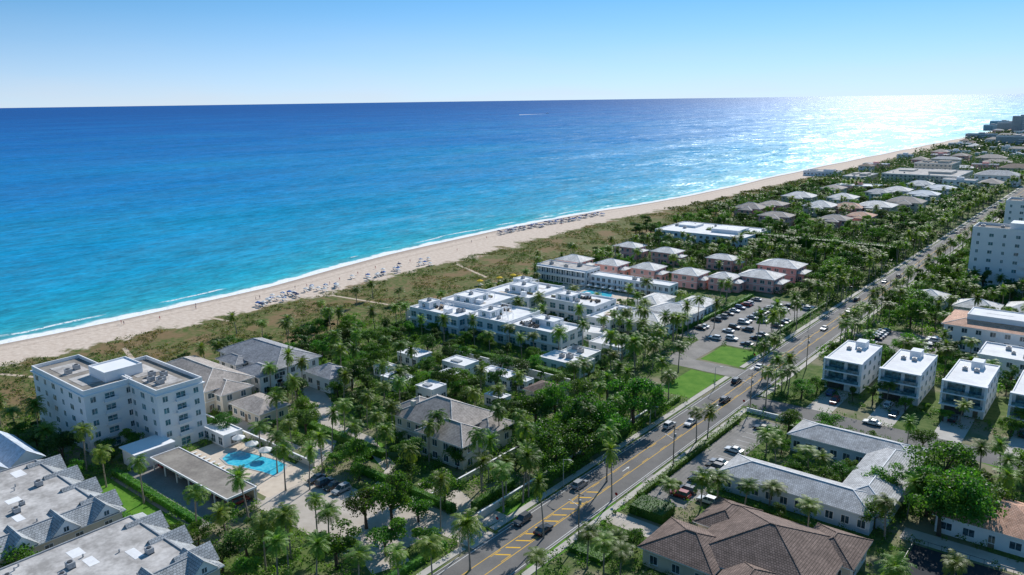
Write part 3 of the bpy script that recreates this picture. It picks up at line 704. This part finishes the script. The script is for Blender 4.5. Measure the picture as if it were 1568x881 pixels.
for (px,py,w,d,h,roof,wall) in((1150,313,22,16,7,tbeige,pinkm),(1185,308,20,16,7,tbeige,pinkm),(1190,325,20,14,7,tbeige,pinkm),(1225,296,24,18,7,tcream,cream),(1257,310,24,18,7,tcream,cream),(1291,298,24,18,7,tcream,white),
     (1300,312,20,15,6,torange,pinkm),(1343,310,26,20,7,tcream,cream),(1388,304,26,18,7,tbeige,cream),(1375,287,24,18,7,tcream,white),(1415,293,26,16,7,roofw,white),(1277,284,22,18,7,tbeige,cream),(1440,284,26,16,7,roofw,white),
     (1280,330,18,14,6,tbeige,pinkm),(1320,325,18,14,6,torange,pinkm),(1345,290,20,14,7,tlight,white),(1410,278,24,14,7,tcream,white)):
    x,y=G(px,py,h+2); w*=random.uniform(.8,1.1); hiphouse(x-w/2,x+w/2,y-d/2,y+d/2,h,2,wall,roof,random.uniform(.28,.42),.8,cap=whitew,wings=((x-w*.2,x+w*.25,y-d/2-4,y,h-.8),)); reg(x-w/2,x+w/2+6,y-d/2-10,y,0)
def tower(x0,x1,y0,y1,h,fl,name='condo_tower',wall=white):
    b=MB(); b.flat(x0,x1,y0,y1,0,h,wall,roofg,1.2,4)
    fh=h/fl
    for f in range(fl):
        z=f*fh
        for sd,a0,a1,pl in(('S',x0,x1,y0),('E',y0,y1,x1),('W',y0,y1,x0)):
            n=max(2,int((a1-a0)/5))
            for k in range(n):
                a=a0+(a1-a0)*(k+.5)/n
                b.window(sd,pl,a,z+.9,1.7 if k%2 else 1.0,1.4,glassb)
        if f: 
            b.box(x0+(x1-x0)*.55,x1-1,y0-1.4,y0,z-.2,z,whitew,True); b.box(x0+(x1-x0)*.55,x1-1,y0-1.4,y0-1.3,z,z+1,whitew,True)
    b.box((x0+x1)/2-4,(x0+x1)/2+4,y0+3,y1-3,h,h+3.5,wall); b.box((x0+x1)/2+6,(x0+x1)/2+10,y0+3,y1-5,h,h+2.5,wall)
    b.obj(name); reg(x0,x1,y0,y1,2)
tower(-61,-25,408,424,27,7); tower(-62,-30,512,530,28,8)
for i,(px,py,w,h) in enumerate(((1518,200,36,12),(1545,204,50,22),(1562,206,36,38),(1535,196,60,16),(1500,216,50,12),(1555,225,60,16))):
    x,y=G(px,py); tower(x-w/2,x+w/2,y,y+25,h*1.0,max(3,int(h/3.6)),wall=greyst)
b=MB(); x0,x1,y0,y1=-50,-20,300,322
b.box(x0,x1,y0,y1,0,9,white); b.windows(x0,x1,y0,y1,0,9,3,'SW',4,1.6,1.5)
b.hip(x0,x1,y0,y1,9,.25,.8,torange,whitew,tcream); b.box(x0+6,x1-6,y0+5,y1-5,9,12,white,top=roofw); b.parapet(x0+6,x1-6,y0+5,y1-5,12,.3,.25,whitew)
b.obj('club_building'); reg(x0,x1,y0,y1); reg(x0-2,x1,y0-8,y0,0)
b=MB(); b.flat(-36,-18,278,294,0,6,white,roofw,.5,3); b.windows(-36,-18,278,294,0,6,2,'SW',3.6,1.5,1.5); b.obj('club_annex'); reg(-36,-18,278,294)
hiphouse(-55,-40,345,357,5,1,white,tcream,.4,cap=whitew); hiphouse(-72,-60,352,364,5,1,white,tcream,.4,cap=whitew); hiphouse(-38,-24,350,364,5,1,white,tcream,.4)
def modern(x0):
    x1=x0+10.5;y0,y1=235,258; b=MB()
    b.box(x0,x1,y0+1.5,y1,0,9.3,white); b.box(x0+.3,x1-.3,y0+1.8,y1-.3,9.25,9.34,roofw); b.parapet(x0,x1,y0+1.5,y1,9.3,.35,.25,whitew)
    b.box(x0-.3,x0+.3,y0,y0+1.46,2.9,9.4,whitew,True); b.box(x1-.3,x1+.3,y0,y0+1.46,2.9,9.4,whitew,True); b.box(x0-.32,x1+.32,y0-.02,y0+1.44,9.4,9.75,whitew,True); b.box(x0-.33,x1+.33,y0-.3,y0+1.5,6.0,6.3,whitew,True);b.box(x0-.34,x1+.34,y0-.5,y0+1.5,2.7,3.05,whitew,True)
    for z in(3.3,6.5):
        b.panel('S',y0+1.5,x0+3.2,z,4.4,2.4,.05,glassb); b.panel('S',y0+1.5,x1-2.6,z,3,2.4,.05,glassb)
        for k in(x0+1.6,x0+3.2,x0+4.8,x1-2.6): b.panel('S',y0+1.5,k,z,.08,2.4,.09,darkm)
        b.box(x0+.3,x1-.3,y0+.05,y0+.1,z-.2,z+.75,glassb,True)
    b.panel('S',y0+1.5,x0+3.3,.1,5,2.3,.06,darkm); b.panel('S',y0+1.5,x1-2,.1,1.2,2.3,.06,wood)
    b.windows(x0,x1,y0+2,y1,0,9.3,3,'E',4.5,1.6,1.3,glassb); b.windows(x0,x1,y0+2,y1,0,9.3,3,'W',4.5,1.6,1.3,glassb)
    b.ac(x0+3,y0+14,9.35,.9); b.ac(x0+6,y0+14,9.35,.9); b.box(x0+4,x0+7,y1-6,y1-2,9.3,11.4,white)
    b.obj('modern_townhouse'); reg(x0,x1,y0,y1,1)
for x in(-70,-54.2,-37.8,-21.5): modern(x)
b=MB()
for (x0,x1,y0,y1) in((-67,-35,156,166),(-43,-33,160,192),(-62,-33,186,196)):
    b.box(x0,x1,y0,y1,0,4.4,blueg)  # white walls, their bluish shade painted into the wall colour
    b.hip(x0,x1,y0,y1,4.5+(.02 if x0==-43 else 0),.35,.8,tlight,whitew,whitew)
b.windows(-67,-35,156,166,0,4.4,1,'SW',3,1.5,1.6); b.windows(-62,-44,186,196,0,4.4,1,'SW',3,1.5,1.6); b.windows(-67,-44,156,166,0,4.4,1,'N',3,1.5,1.6)
b.obj('courtyard_apartments'); reg(-67,-35,156,166);reg(-43,-33,160,192);reg(-62,-33,186,196)
b=MB()
for i,(x0,x1,y0,y1,h) in enumerate(((-58,-35,122,144,4.2),(-66,-52,119,131,4.0),(-50,-40,112,126,4.03),(-62,-54,134,145,3.9),(-42,-33,136,147,3.93))):
    b.box(x0,x1,y0,y1,0,h-.1,cream); b.windows(x0,x1,y0,y1,0,h,1,'SEW',4,1.5,1.6); b.hip(x0,x1,y0,y1,h,.42,.8,tbrown,whitew,tbrown); reg(x0,x1,y0,y1)
b.obj('brown_tile_house')
hiphouse(-25,-5,166,181,4,1,white,torange,.35)
b=MB(); b.box(-27,-10,143,158,0,.1,simple('dark_court',(.03,.035,.04))) 
for (x0,x1,y0,y1) in((-27,-10,143,143.1),(-27,-10,158,158.1),(-27,-26.9,143.1,158)): b.box(x0,x1,y0,y1,1.4,1.45,darkm,True)
for x in np.arange(-27,-10,2.4): b.box(x,x+.07,158.1,158.17,0,1.4,darkm)
b.obj('fenced_court'); reg(-27,-10,143,158,.5)
sheet('patio',-30,-8,159,164,.02,paver); sheet('patio',-33,-27,118,140,.02,deckm); sheet('driveway',-80.8,-66,128,133,.02,paver)
def wallobj(x0,x1,y0,y1,h=1.8,m=white,name='garden_wall'):
    b=MB(); b.box(x0,x1,y0,y1,0,h,m); b.box(x0-.06,x1+.06,y0-.06,y1+.06,h,h+.1,whitew,True); b.obj(name); reg(x0,x1,y0,y1,.1)
wallobj(-184,-132,189,189.3,2.5); wallobj(-200,-150,105.6,105.9,1.6,cream); wallobj(-116,-115.7,112,150,1.6,cream); wallobj(-80.7,-68,203,203.3,1.2)
wallobj(-102,-101.7,112,190,1.6,cream)
hedge(-80.4,-79.2,141,196,1.3); hedge(-186,-147,73,74.6,1.6); hedge(-186,-122,64.6,66,1.5)
hedge(-140,-108,110.5,112,1.8); hedge(-184,-132,190.5,192.5,3.4,.4); hedge(-101,-99.6,120,200,1.6); hedge(-100.8,-99.4,60,100,1.5)
hedge(-68,-34,151,153,1.4); hedge(-200,-186,104,105.4,1.6); hedge(-106,-104.5,114,128,2.2); hedge(-236,-200,128,129.5,2)
hedge(-80,-72,114,124,1.1); hedge(-78,-70,134,140,2.2); hedge(-133,-131.3,262,330,1.6); hedge(-102,-101,262,345,1.3)
hedge(-180,-140,119,121,2); hedge(-67,-36,198,199.4,1.4); hedge(-50,-28,334,336,2,.5)
# ------------------------------------------------ vehicles
def paint(name,c):
    m,nt,out=newmat(name); p=PR(nt,out,MIX(nt,NO(nt,coord(nt),3,2),c,tuple(k*.93 for k in c)),.3,.5); p.inputs['Coat Weight'].default_value=.6; return m
redm=simple('tail_light_red',(.4,.02,.02))
def car_mesh(c,suv):
    b=MB(); L=2.35;Wd=.92; r=1.72 if suv else 1.42; bl=.98 if suv else .88
    prof=[(-L,.35),(-L,.72),(-L+.12,bl-.05),(-L+.7,bl+.02),(.9,bl+.02),(L-.25,bl-.12),(L,.65),(L,.35)]
    if suv: prof[3]=(-L+.2,bl+.02)
    for s in(-1,1):
        pts=[(s*Wd*(.97 if z<.5 else 1 if z<.9 else .94),y,z) for y,z in prof]
        b.face(pts if s<0 else pts[::-1],c)
    for i in range(len(prof)-1):
        (y0,z0),(y1,z1)=prof[i],prof[i+1]; f=lambda z:Wd*(.97 if z<.5 else 1 if z<.9 else .94)
        b.face([(-f(z0),y0,z0),(f(z0),y0,z0),(f(z1),y1,z1),(-f(z1),y1,z1)],c)
    b.face([(-Wd,-L,.35),(-Wd,L,.35),(Wd,L,.35),(Wd,-L,.35)],rubber)
    yb=(-L+.25) if suv else (-L+.75)
    lo=[(-.84,yb,bl+.02),(.84,yb,bl+.02),(.84,1.0,bl+.02),(-.84,1.0,bl+.02)]
    hi=[(-.66,yb+(.25 if suv else .6),r-.05),(.66,yb+(.25 if suv else .6),r-.05),(.66,.2,r-.05),(-.66,.2,r-.05)]
    for i in range(4):
        j=(i+1)%4; b.face([lo[i],lo[j],hi[j],hi[i]],glass)
    ht=[(x*1.03,y,r) for x,y,_ in hi]; b.face(ht,c)
    for i in range(4):
        j=(i+1)%4; b.face([hi[i],hi[j],ht[j],ht[i]],c)
    for i in range(4): b.beam(lo[i],hi[i],.045,c)
    for s in(-1,1):
        b.beam((s*.84,-.3,bl+.02),(s*.67,-.3,r-.05),.04,c)
        b.box(s*.98-.09,s*.98+.09,.75,.92,bl,bl+.16,c,True)
        b.box(s*.65-.2,s*.65+.2,L-.02,L+.02,.6,.76,wpt,True); b.box(s*.68-.18,s*.68+.18,-L-.02,-L+.02,.65,.82,redm,True)
        for y in(-1.45,1.45):
            n=12
            for k in range(n):
                a=2*pi*k/n;e=2*pi*(k+1)/n; x0=s*.74;x1=s*.95
                p=(y+.34*cos(a),.34+.34*sin(a));q=(y+.34*cos(e),.34+.34*sin(e))
                b.face([(x0,*p),(x0,*q),(x1,*q),(x1,*p)],rubber); b.face([(x1,*p),(x1,*q),(x1,y,.34)],rubber)
                p2=(y+.2*cos(a),.34+.2*sin(a));q2=(y+.2*cos(e),.34+.2*sin(e)); b.face([(x1+s*.01,*p2),(x1+s*.01,*q2),(x1+s*.01,y,.34)],steel)
    return b.obj('car',link=False,center=False)
PC={'w':paint('white_car_paint',(.75,.75,.75)),'k':paint('black_car_paint',(.015,.015,.018)),'s':paint('silver_car_paint',(.35,.36,.38)),'g':paint('grey_car_paint',(.08,.085,.095)),'b':paint('blue_car_paint',(.03,.08,.2)),'r':paint('red_car_paint',(.3,.02,.02))}
CM={(k,s):car_mesh(m,s) for k,m in PC.items() for s in(False,True)}
def car(x,y,rot,c=None,suv=None,name='parked_car'):
    c=c or random.choice('wwkksggbwk'+'sgkwr'); suv=random.random()<.5 if suv is None else suv
    put(CM[(c,suv)],name,(x,y,.04),rot)
for px,py,c,s,r in((1025,654,'w',True,0),(1057,650,'w',False,pi),(1110,615,'k',True,0),(1128,586,'k',True,0),(1163,564,'w',False,0),(800,800,'g',True,pi),(832,815,'k',False,0),(1300,478,'s',False,0),(1262,505,'w',False,pi),(1376,425,'k',True,0)):
    x,y=G(px,py); car(x,y,r,c,s,'car')
car(*G(888,745),0,'s',True); car(*G(1335,650),pi/2,'w',False); car(*G(1083,770),pi/2,'w',True)
for i in range(17):
    y=147.3+i*2.9
    if random.random()<.5: car(-72.5+random.uniform(-.3,.3),y,pi/2+random.uniform(-.05,.05))
for i in range(4): car(-144+i*3,102,random.choice((0,pi)),'kgks'[i])
for x0 in(-128,-117.8,-112.5,-105.5):
    for i in range(23):
        if random.random()<.45: car(x0,262+i*2.9,pi/2*random.choice((1,-1)))
for i in range(10):
    for x in(-71,-54):
        if random.random()<.75: car(x,281.5+i*3,pi/2)
for hx in(-65,-49,-32.5,-16):
    car(hx-1.2,231,0)
    if random.random()<.7: car(hx+1.8,225,pi)
for x in np.arange(-180,-148,3.1):
    if random.random()<.6: car(x,84.5,0)
x0,y0=G(1310,380)
sheet('parking_lot',x0-12,x0+14,y0-14,y0+18,.02,lot_asph)
for q in(-9,-2,8):
    for i in range(10):
        if random.random()<.8: car(x0+q,y0-12+i*2.9,pi/2)
for _ in range(14):
    y=random.uniform(330,800); car(RX+random.choice((-3.6,3.6)),y,0,None,None,'car')
py_=[118,158,204,250,300,350,400,460,520]
def pole_mesh():
    b=MB(); b.cyl(0,0,0,11.5,.17,.1,wood,8); b.box(-1.1,1.1,-.06,.06,10.6,10.75,wood,True)
    for x in(-1,0,1): b.cyl(x,0,10.75,10.95,.05,.04,steel,6)
    b.cyl(.35,0,8.6,9.5,.22,.22,steel,8); b.beam((0,0,8),(-2,0,8.6),.04,steel); b.box(-2.5,-1.8,-.12,.12,8.52,8.66,steel,True)
    return b.obj('utility_pole',link=False,center=False)
PM=pole_mesh()
for y in py_: put(PM,'utility_pole',(RX+9.2,y,0))
b=MB()
for a,c in zip(py_[:-1],py_[1:]):
    for x in(-1,0,1):
        for k in range(8):
            t0,t1=k/8,(k+1)/8; f=lambda t:(RX+9.2+x,a+(c-a)*t,10.95-3.2*t*(1-t)); b.beam(f(t0),f(t1),.018,darkm)
b.obj('overhead_wires')
def lamp_mesh():
    b=MB(); b.cyl(0,0,0,7,.1,.06,steel,8); b.beam((0,0,6.9),(1.8,0,7.3),.04,steel); b.box(1.5,2.3,-.14,.14,7.25,7.38,steel,True); return b.obj('street_lamp',link=False,center=False)
LMm=lamp_mesh()
for y in(100,135,175,215,255,300,345,400): put(LMm,'street_lamp',(RX-6.7,y,0))
def sign_mesh():
    b=MB(); b.cyl(0,0,0,2.6,.03,.03,steel,6); n=8
    b.face([(.38*cos(2*pi*(i+.5)/n),-.04,2.3+.38*sin(2*pi*(i+.5)/n)) for i in range(n)],redm); b.face([(.38*cos(-2*pi*(i+.5)/n),-.02,2.3+.38*sin(-2*pi*(i+.5)/n)) for i in range(n)],steel); return b.obj('traffic_sign',link=False,center=False)
SG=sign_mesh()
for x,y in((-96.5,112),(-82.4,205),(-96.5,247),(-82.4,136)): put(SG,'traffic_sign',(x,y,0))
# ------------------------------------------------ people
def person_mesh(walk):
    a=.22 if walk else .06
    V=[(0,0,.95),(0,0,1.15),(0,0,1.38),(0,.0,1.5),(0,.02,1.6),(0,.0,1.68),
       (.1,0,.92),(.12,a,.5),(.12,a-.05 if walk else 0,.08),(.12,a+.1,.03),(-.1,0,.92),(-.12,-a*.6,.5),(-.12,-a*1.5,.08),(-.12,-a*1.5+.14,.03),
       (.19,0,1.4),(.25,-a*.4,1.14),(.26,a*.2,.9),(.26,a*.3,.82),(-.19,0,1.4),(-.25,a*.4,1.14),(-.26,a*.8,.9),(-.26,a,.82)]
    R=[.14,.13,.15,.055,.095,.08,.095,.06,.04,.035,.095,.06,.04,.035,.06,.045,.03,.035,.06,.045,.03,.035]
    E=[(0,1),(1,2),(2,3),(3,4),(4,5),(0,6),(6,7),(7,8),(8,9),(0,10),(10,11),(11,12),(12,13),(2,14),(14,15),(15,16),(16,17),(2,18),(18,19),(19,20),(20,21)]
    me=bpy.data.meshes.new('person_skel'); me.from_pydata(V,E,[]); o=bpy.data.objects.new('person_skel',me); COL.objects.link(o)
    m=o.modifiers.new('s','SKIN')
    for i,r in enumerate(R): me.skin_vertices[0].data[i].radius=(r,r*.8)
    me.skin_vertices[0].data[0].use_root=True
    o.modifiers.new('u','SUBSURF').levels=1
    dg=bpy.context.evaluated_depsgraph_get(); nm=bpy.data.meshes.new_from_object(o.evaluated_get(dg)); bpy.data.objects.remove(o)
    mt,nt,out=newmat('skin_swimwear_hair'); z=nt.nodes.new('ShaderNodeSeparateXYZ'); nt.links.new(coord(nt),z.inputs[0]); zz=z.outputs[2]
    c=MIX(nt,RG(nt,zz,1.62,1.64),(.45,.27,.18),(.06,.035,.02)); sw=MA(nt,'MULTIPLY',RG(nt,zz,.68,.69),RG(nt,zz,1.0 if walk else 1.36,.99 if walk else 1.35)); c=MIX(nt,sw,c,(.1,.2,.5) if walk else (.6,.12,.15))
    PR(nt,out,c,.7); nm.materials.clear(); nm.materials.append(mt); nm.name='person'; return nm
PE=[person_mesh(True),person_mesh(False)]
for px,py in((186,496),(190,498),(245,490),(300,474),(392,460),(398,458),(440,452),(452,443),(470,440),(520,430),(548,421),(575,412),(602,414),(628,402),(641,405),(655,398),(700,385),(722,372),(745,366),(810,352),(860,345),(905,333),(300,470),(505,436),(560,424),(610,405)):
    x,y=G(px,py); put(random.choice(PE),'person',(x,y,0),random.uniform(0,6.28),1.05)
b=MB(); hull=[(-2.2,-9,2),(2.2,-9,2),(2.6,2,2.2),(0,11,3),(-2.6,2,2.2)]; lo=[(-1.5,-8.5,-.4),(1.5,-8.5,-.4),(1.6,2,-.4),(0,8.5,-.4),(-1.6,2,-.4)]
b.face(hull,whitew)
for i in range(5):
    j=(i+1)%5; b.face([lo[i],lo[j],hull[j],hull[i]],whitew)
b.box(-1.6,1.6,-5,3,2.1,4,whitew,True); b.box(-1.7,1.7,-4.5,2.5,2.8,3.5,glass,True); b.box(-1.2,1.2,-3.5,0,4,5.6,whitew)
x,y=G(838,174); b.obj('motor_yacht',loc=(x,y,0),rot=-pi/2+TH,center=False)
a=Vector((*G(836,174.5),0)); c=Vector((*G(795,176),0)); n=Vector((F0.x,F0.y,0))
psheet('boat_wake',[tuple((a-n*8).xy),tuple((c-n*55).xy),tuple((c+n*55).xy),tuple((a+n*8).xy)],-.3,whitec,True)
# ------------------------------------------------ vegetation
for q in ((155,692,9),(212,708,10),(295,757,9),(346,785,8),(374,733,10),(482,768,8),(400,800,10),(435,795,11),(420,830,9),(480,840,9),(610,850,9),(660,835,10),(718,808,9),(832,742,12),(672,740,11),(20,630,7),(68,660,6),(110,805,5),
  (437,545,11),(412,565,8),(460,557,9),(505,635,10),(525,620,9),(545,655,10),(560,610,9),(575,640,10),(445,650,9),(432,690,10),(395,655,8),(420,672,9),(470,695,9),(490,670,9),(590,665,9),(628,690,11),(673,638,11),(735,670,13),(728,603,9),(600,625,9),(765,630,10),(795,640,11),(805,660,12),(770,720,10),(800,700,11),
  (930,665,12),(938,690,12),(880,560,9),(1000,530,9),(975,515,9),(1015,555,10),(1040,530,9),(1025,575,9),(950,560,9),(1095,465,10),(1070,460,10),(1185,520,11),(1170,530,11),(1068,632,8),(1085,632,8),
  (360,485,7),(400,495,7),(440,490,7),(490,465,7),(497,480,7),(570,435,7),(545,445,7),(1175,665,6),(1190,680,6),(1240,690,6),(1255,700,6),(1075,735,7),(1100,730,7),(1025,745,6),(1395,740,8),(1415,725,8),(1360,770,8),(1180,745,5),(900,820,7),(925,830,7),(950,845,7),(1505,690,7),(1545,710,7),
  (1055,470,10),(830,470,7),(820,478,7),(940,480,8),(925,490,8),(610,445,6),(655,655,10)):
    palmc(*q)
for px,py,s in((600,790,1.35),(840,665,1.5),(870,650,1.5),(905,665,1.4),(970,640,1.5),(945,630,1.2),(820,635,1.2),(515,850,1.3),(1355,745,1.1),(1440,745,1.7),(1470,800,1.5),(1450,780,1.5),(1495,790,1.3),(1400,470,1.4),(1395,490,1.2),(1435,440,1.4),(1280,425,1.7),(1300,420,1.7),(1255,430,1.4),(1260,660,.7),(880,690,1.3),(930,700,1.2),(680,760,1.0),(640,780,1.1),(1030,740,.7),(10,880,1.3),(1515,780,1.2),(1340,790,.9),(850,630,1.3),(890,640,1.3),
  (780,660,1.1),(805,690,1.1),(850,700,1.3),(920,640,1.3),(945,675,1.3),(985,665,1.2),(995,625,1.2),(890,612,1.1),(835,608,1.1),(875,725,1.0),(930,600,1.1),(960,590,1.0),(1440,800,1.4),(1420,770,1.2),(545,700,.9),(620,750,1.0),(345,650,.8),(700,700,.8),(590,830,1.2),(560,790,1.0)):
    x,y=G(px,py,3); 
    if RX-8<x<RX+8: x=RX-11
    tree(x,y,s,random.choice((0,1,1,3,4))); PT.append((x,y,3*s))
y=120
while y<1000:
    for x in(RX-9.6,RX-12.5,RX+10.5):
        if x<RX and 198<y<258: continue
        if random.random()<(.4 if y<230 else .6) and not (226<y<248 or (y<200 and x>RX)):
            xx,yy=x+random.uniform(-1,1),y+random.uniform(-3,3); palm(xx,yy,random.uniform(8,11.5)); PT.append((xx,yy,1.2))
    y+=9 if y<400 else 11
scatter(-242,-100,66,205,52,'p',3.8,(7,11),.3)
scatter(-240,-100,66,188,165,'t',4.6,(.5,1.05),1.4)
scatter(-225,-118,193,206,40,'t',4,(.45,.7),1.0)
scatter(-150,-118,196,262,24,'p',3.4,(8,11),.2)
scatter(-232,-132,206,300,26,'p',3.6,(6,9),.2); scatter(-232,-130,206,300,45,'t',3.8,(.35,.6),.8)
scatter(-245,-100,300,430,65,'p',4,(7,10),.2); scatter(-240,-100,316,430,100,'t',4.6,(.5,.9),1.2)
scatter(-80,-5,100,235,26,'p',3.5,(5,9),.3); scatter(-82,-5,95,235,60,'t',4.2,(.4,.9),1.4)
scatter(-80,-5,260,420,45,'p',4,(7,10),.3); scatter(-80,-5,260,440,100,'t',5,(.6,1.1),1.6)
scatter(-255,-20,430,800,150,'p',5,(7,10),.2); scatter(-260,-20,430,800,360,'t',6,(.7,1.2),1.4)
shrubs('garden_shrubbery',-240,-96,60,206,6500,(.5,1.5),(.6,1.7),22,.42,leafm)
shrubs('garden_shrubbery',-236,-96,206,330,4000,(.7,1.6),(.6,1.6),20,.5,leafd)
shrubs('garden_shrubbery',-248,-96,330,560,5000,(1,2.4),(1,2.6),18,.8,leafd)
shrubs('garden_shrubbery',-82,-4,95,235,2400,(.5,1.3),(.6,1.6),22,.4,leafm)
shrubs('garden_shrubbery',-82,-4,260,560,3800,(1,2.2),(1,2.4),18,.7,leafm)
def dn(x,y):
    e=dxe(y); return x>e+1+3*sin(y*.13)+2*sin(y*.05) and (sin(x*.21+sin(y*.1)*2)+sin(y*.17+x*.07))>-.4
shrubs('dune_scrub',-305,-234,40,560,9500,(.6,1.8),(.25,.7),14,.5,scrubm,0,dn)
shrubs('dune_scrub',-310,-262,560,1100,3000,(1.2,3),(.6,1.3),12,1.1,scrubm,0,dn)
for _ in range(70):
    y=random.uniform(760,2100); x=random.uniform(-275,-.09*y-5) if -.09*y-5>-275 else -250
    if abs(x-RX)<18 or blocked(x,y,12): continue
    w=random.uniform(14,38);d=random.uniform(12,24); h=random.choice((4,6.5,6.5,8,10))
    b=MB(); wl=random.choice((cream,white,white,pinkm)); b.box(x-w/2,x+w/2,y-d/2,y+d/2,0,h,wl); b.windows(x-w/2,x+w/2,y-d/2,y+d/2,0,h,2 if h>5 else 1,'SE',5,2,1.5)
    if random.random()<.35: b.box(x-w/2+.3,x+w/2-.3,y-d/2+.3,y+d/2-.3,h,h+.1,random.choice((roofw,roofl))); b.parapet(x-w/2,x+w/2,y-d/2,y+d/2,h,.6,.3,whitew); b.box(x-3,x+3,y-2,y+3,h+.1,h+2.5,wl)
    else: b.hip(x-w/2,x+w/2,y-d/2,y+d/2,h+.05,.38,.8,random.choice((tcream,tlight,tbeige,torange,tbrown,tbeige)),whitew)
    b.obj('beach_house'); reg(x-w/2,x+w/2,y-d/2,y+d/2,0); reg(x-w/2,x+w/2,y-d/2-6,y,0)
shrubs('distant_tree_mass',-272,60,560,1300,4000,(2.5,5),(3,7.5),30,1.6,grove,2)
shrubs('distant_tree_mass',-280,60,1300,3200,3200,(5,10),(5,9),20,3.6,grove,1)
# ------------------------------------------------ world, sun, camera
w=bpy.data.worlds.new('World'); sc.world=w; w.use_nodes=True; nt=w.node_tree; nt.nodes.clear()
out=nt.nodes.new('ShaderNodeOutputWorld'); bg=nt.nodes.new('ShaderNodeBackground'); sky=nt.nodes.new('ShaderNodeTexSky')
AZ=radians(26-39.3); EL=radians(36)
sky.sky_type='NISHITA'; sky.sun_disc=False; sky.sun_elevation=EL; sky.sun_rotation=AZ; sky.air_density=1.0; sky.dust_density=0.0; sky.ozone_density=2.5
tc=nt.nodes.new('ShaderNodeTexCoord'); mp=nt.nodes.new('ShaderNodeMapping'); mp.inputs['Scale'].default_value=(1,1,2.4); mp.inputs['Location'].default_value=(0,0,.12)
vm=nt.nodes.new('ShaderNodeVectorMath'); vm.operation='NORMALIZE'
nt.links.new(tc.outputs['Generated'],mp.inputs['Vector']); nt.links.new(mp.outputs[0],vm.inputs[0]); nt.links.new(vm.outputs[0],sky.inputs['Vector'])
hs=nt.nodes.new('ShaderNodeHueSaturation'); hs.inputs['Saturation'].default_value=1.2; hs.inputs['Hue'].default_value=.488; hs.inputs['Value'].default_value=1.1; nt.links.new(sky.outputs[0],hs.inputs['Color'])
# sea haze near the horizon
sp=nt.nodes.new('ShaderNodeSeparateXYZ'); nt.links.new(tc.outputs['Generated'],sp.inputs[0])
hz=MA(nt,'POWER',RG(nt,sp.outputs[2],-.005,.13,1,0),1.6)
cl=RG(nt,NO(nt,coord(nt,'Generated',(3,3,26)),1.6,4,.5),.42,.7,.86,1.0)
hc=MIX(nt,MA(nt,'MULTIPLY',MA(nt,'MULTIPLY',hz,.85),cl),hs.outputs[0],(5.0,5.2,5.75))
nt.links.new(hc,bg.inputs[0]); bg.inputs[1].default_value=.14; nt.links.new(bg.outputs[0],out.inputs[0])
sd=Vector((sin(AZ)*cos(EL),cos(AZ)*cos(EL),sin(EL)))
l=bpy.data.lights.new('sun','SUN'); l.energy=5.0; l.angle=radians(.5); l.color=(1,.965,.92)
lo=bpy.data.objects.new('sun',l); COL.objects.link(lo); lo.rotation_euler=sd.to_track_quat('Z','Y').to_euler()
cd=bpy.data.cameras.new('camera'); cam=bpy.data.objects.new('camera',cd); COL.objects.link(cam)
cd.sensor_width=36; cd.lens=1200/1568*36; cd.clip_start=1; cd.clip_end=400000
M=Matrix.Identity(4)
for i,v in enumerate((RR,UU,-FW)):
    for j in range(3): M[j][i]=v[j]
M.translation=(0,0,H); cam.matrix_world=M; sc.camera=cam
sc.view_settings.view_transform='Standard'; sc.view_settings.look='None'; sc.view_settings.exposure=0
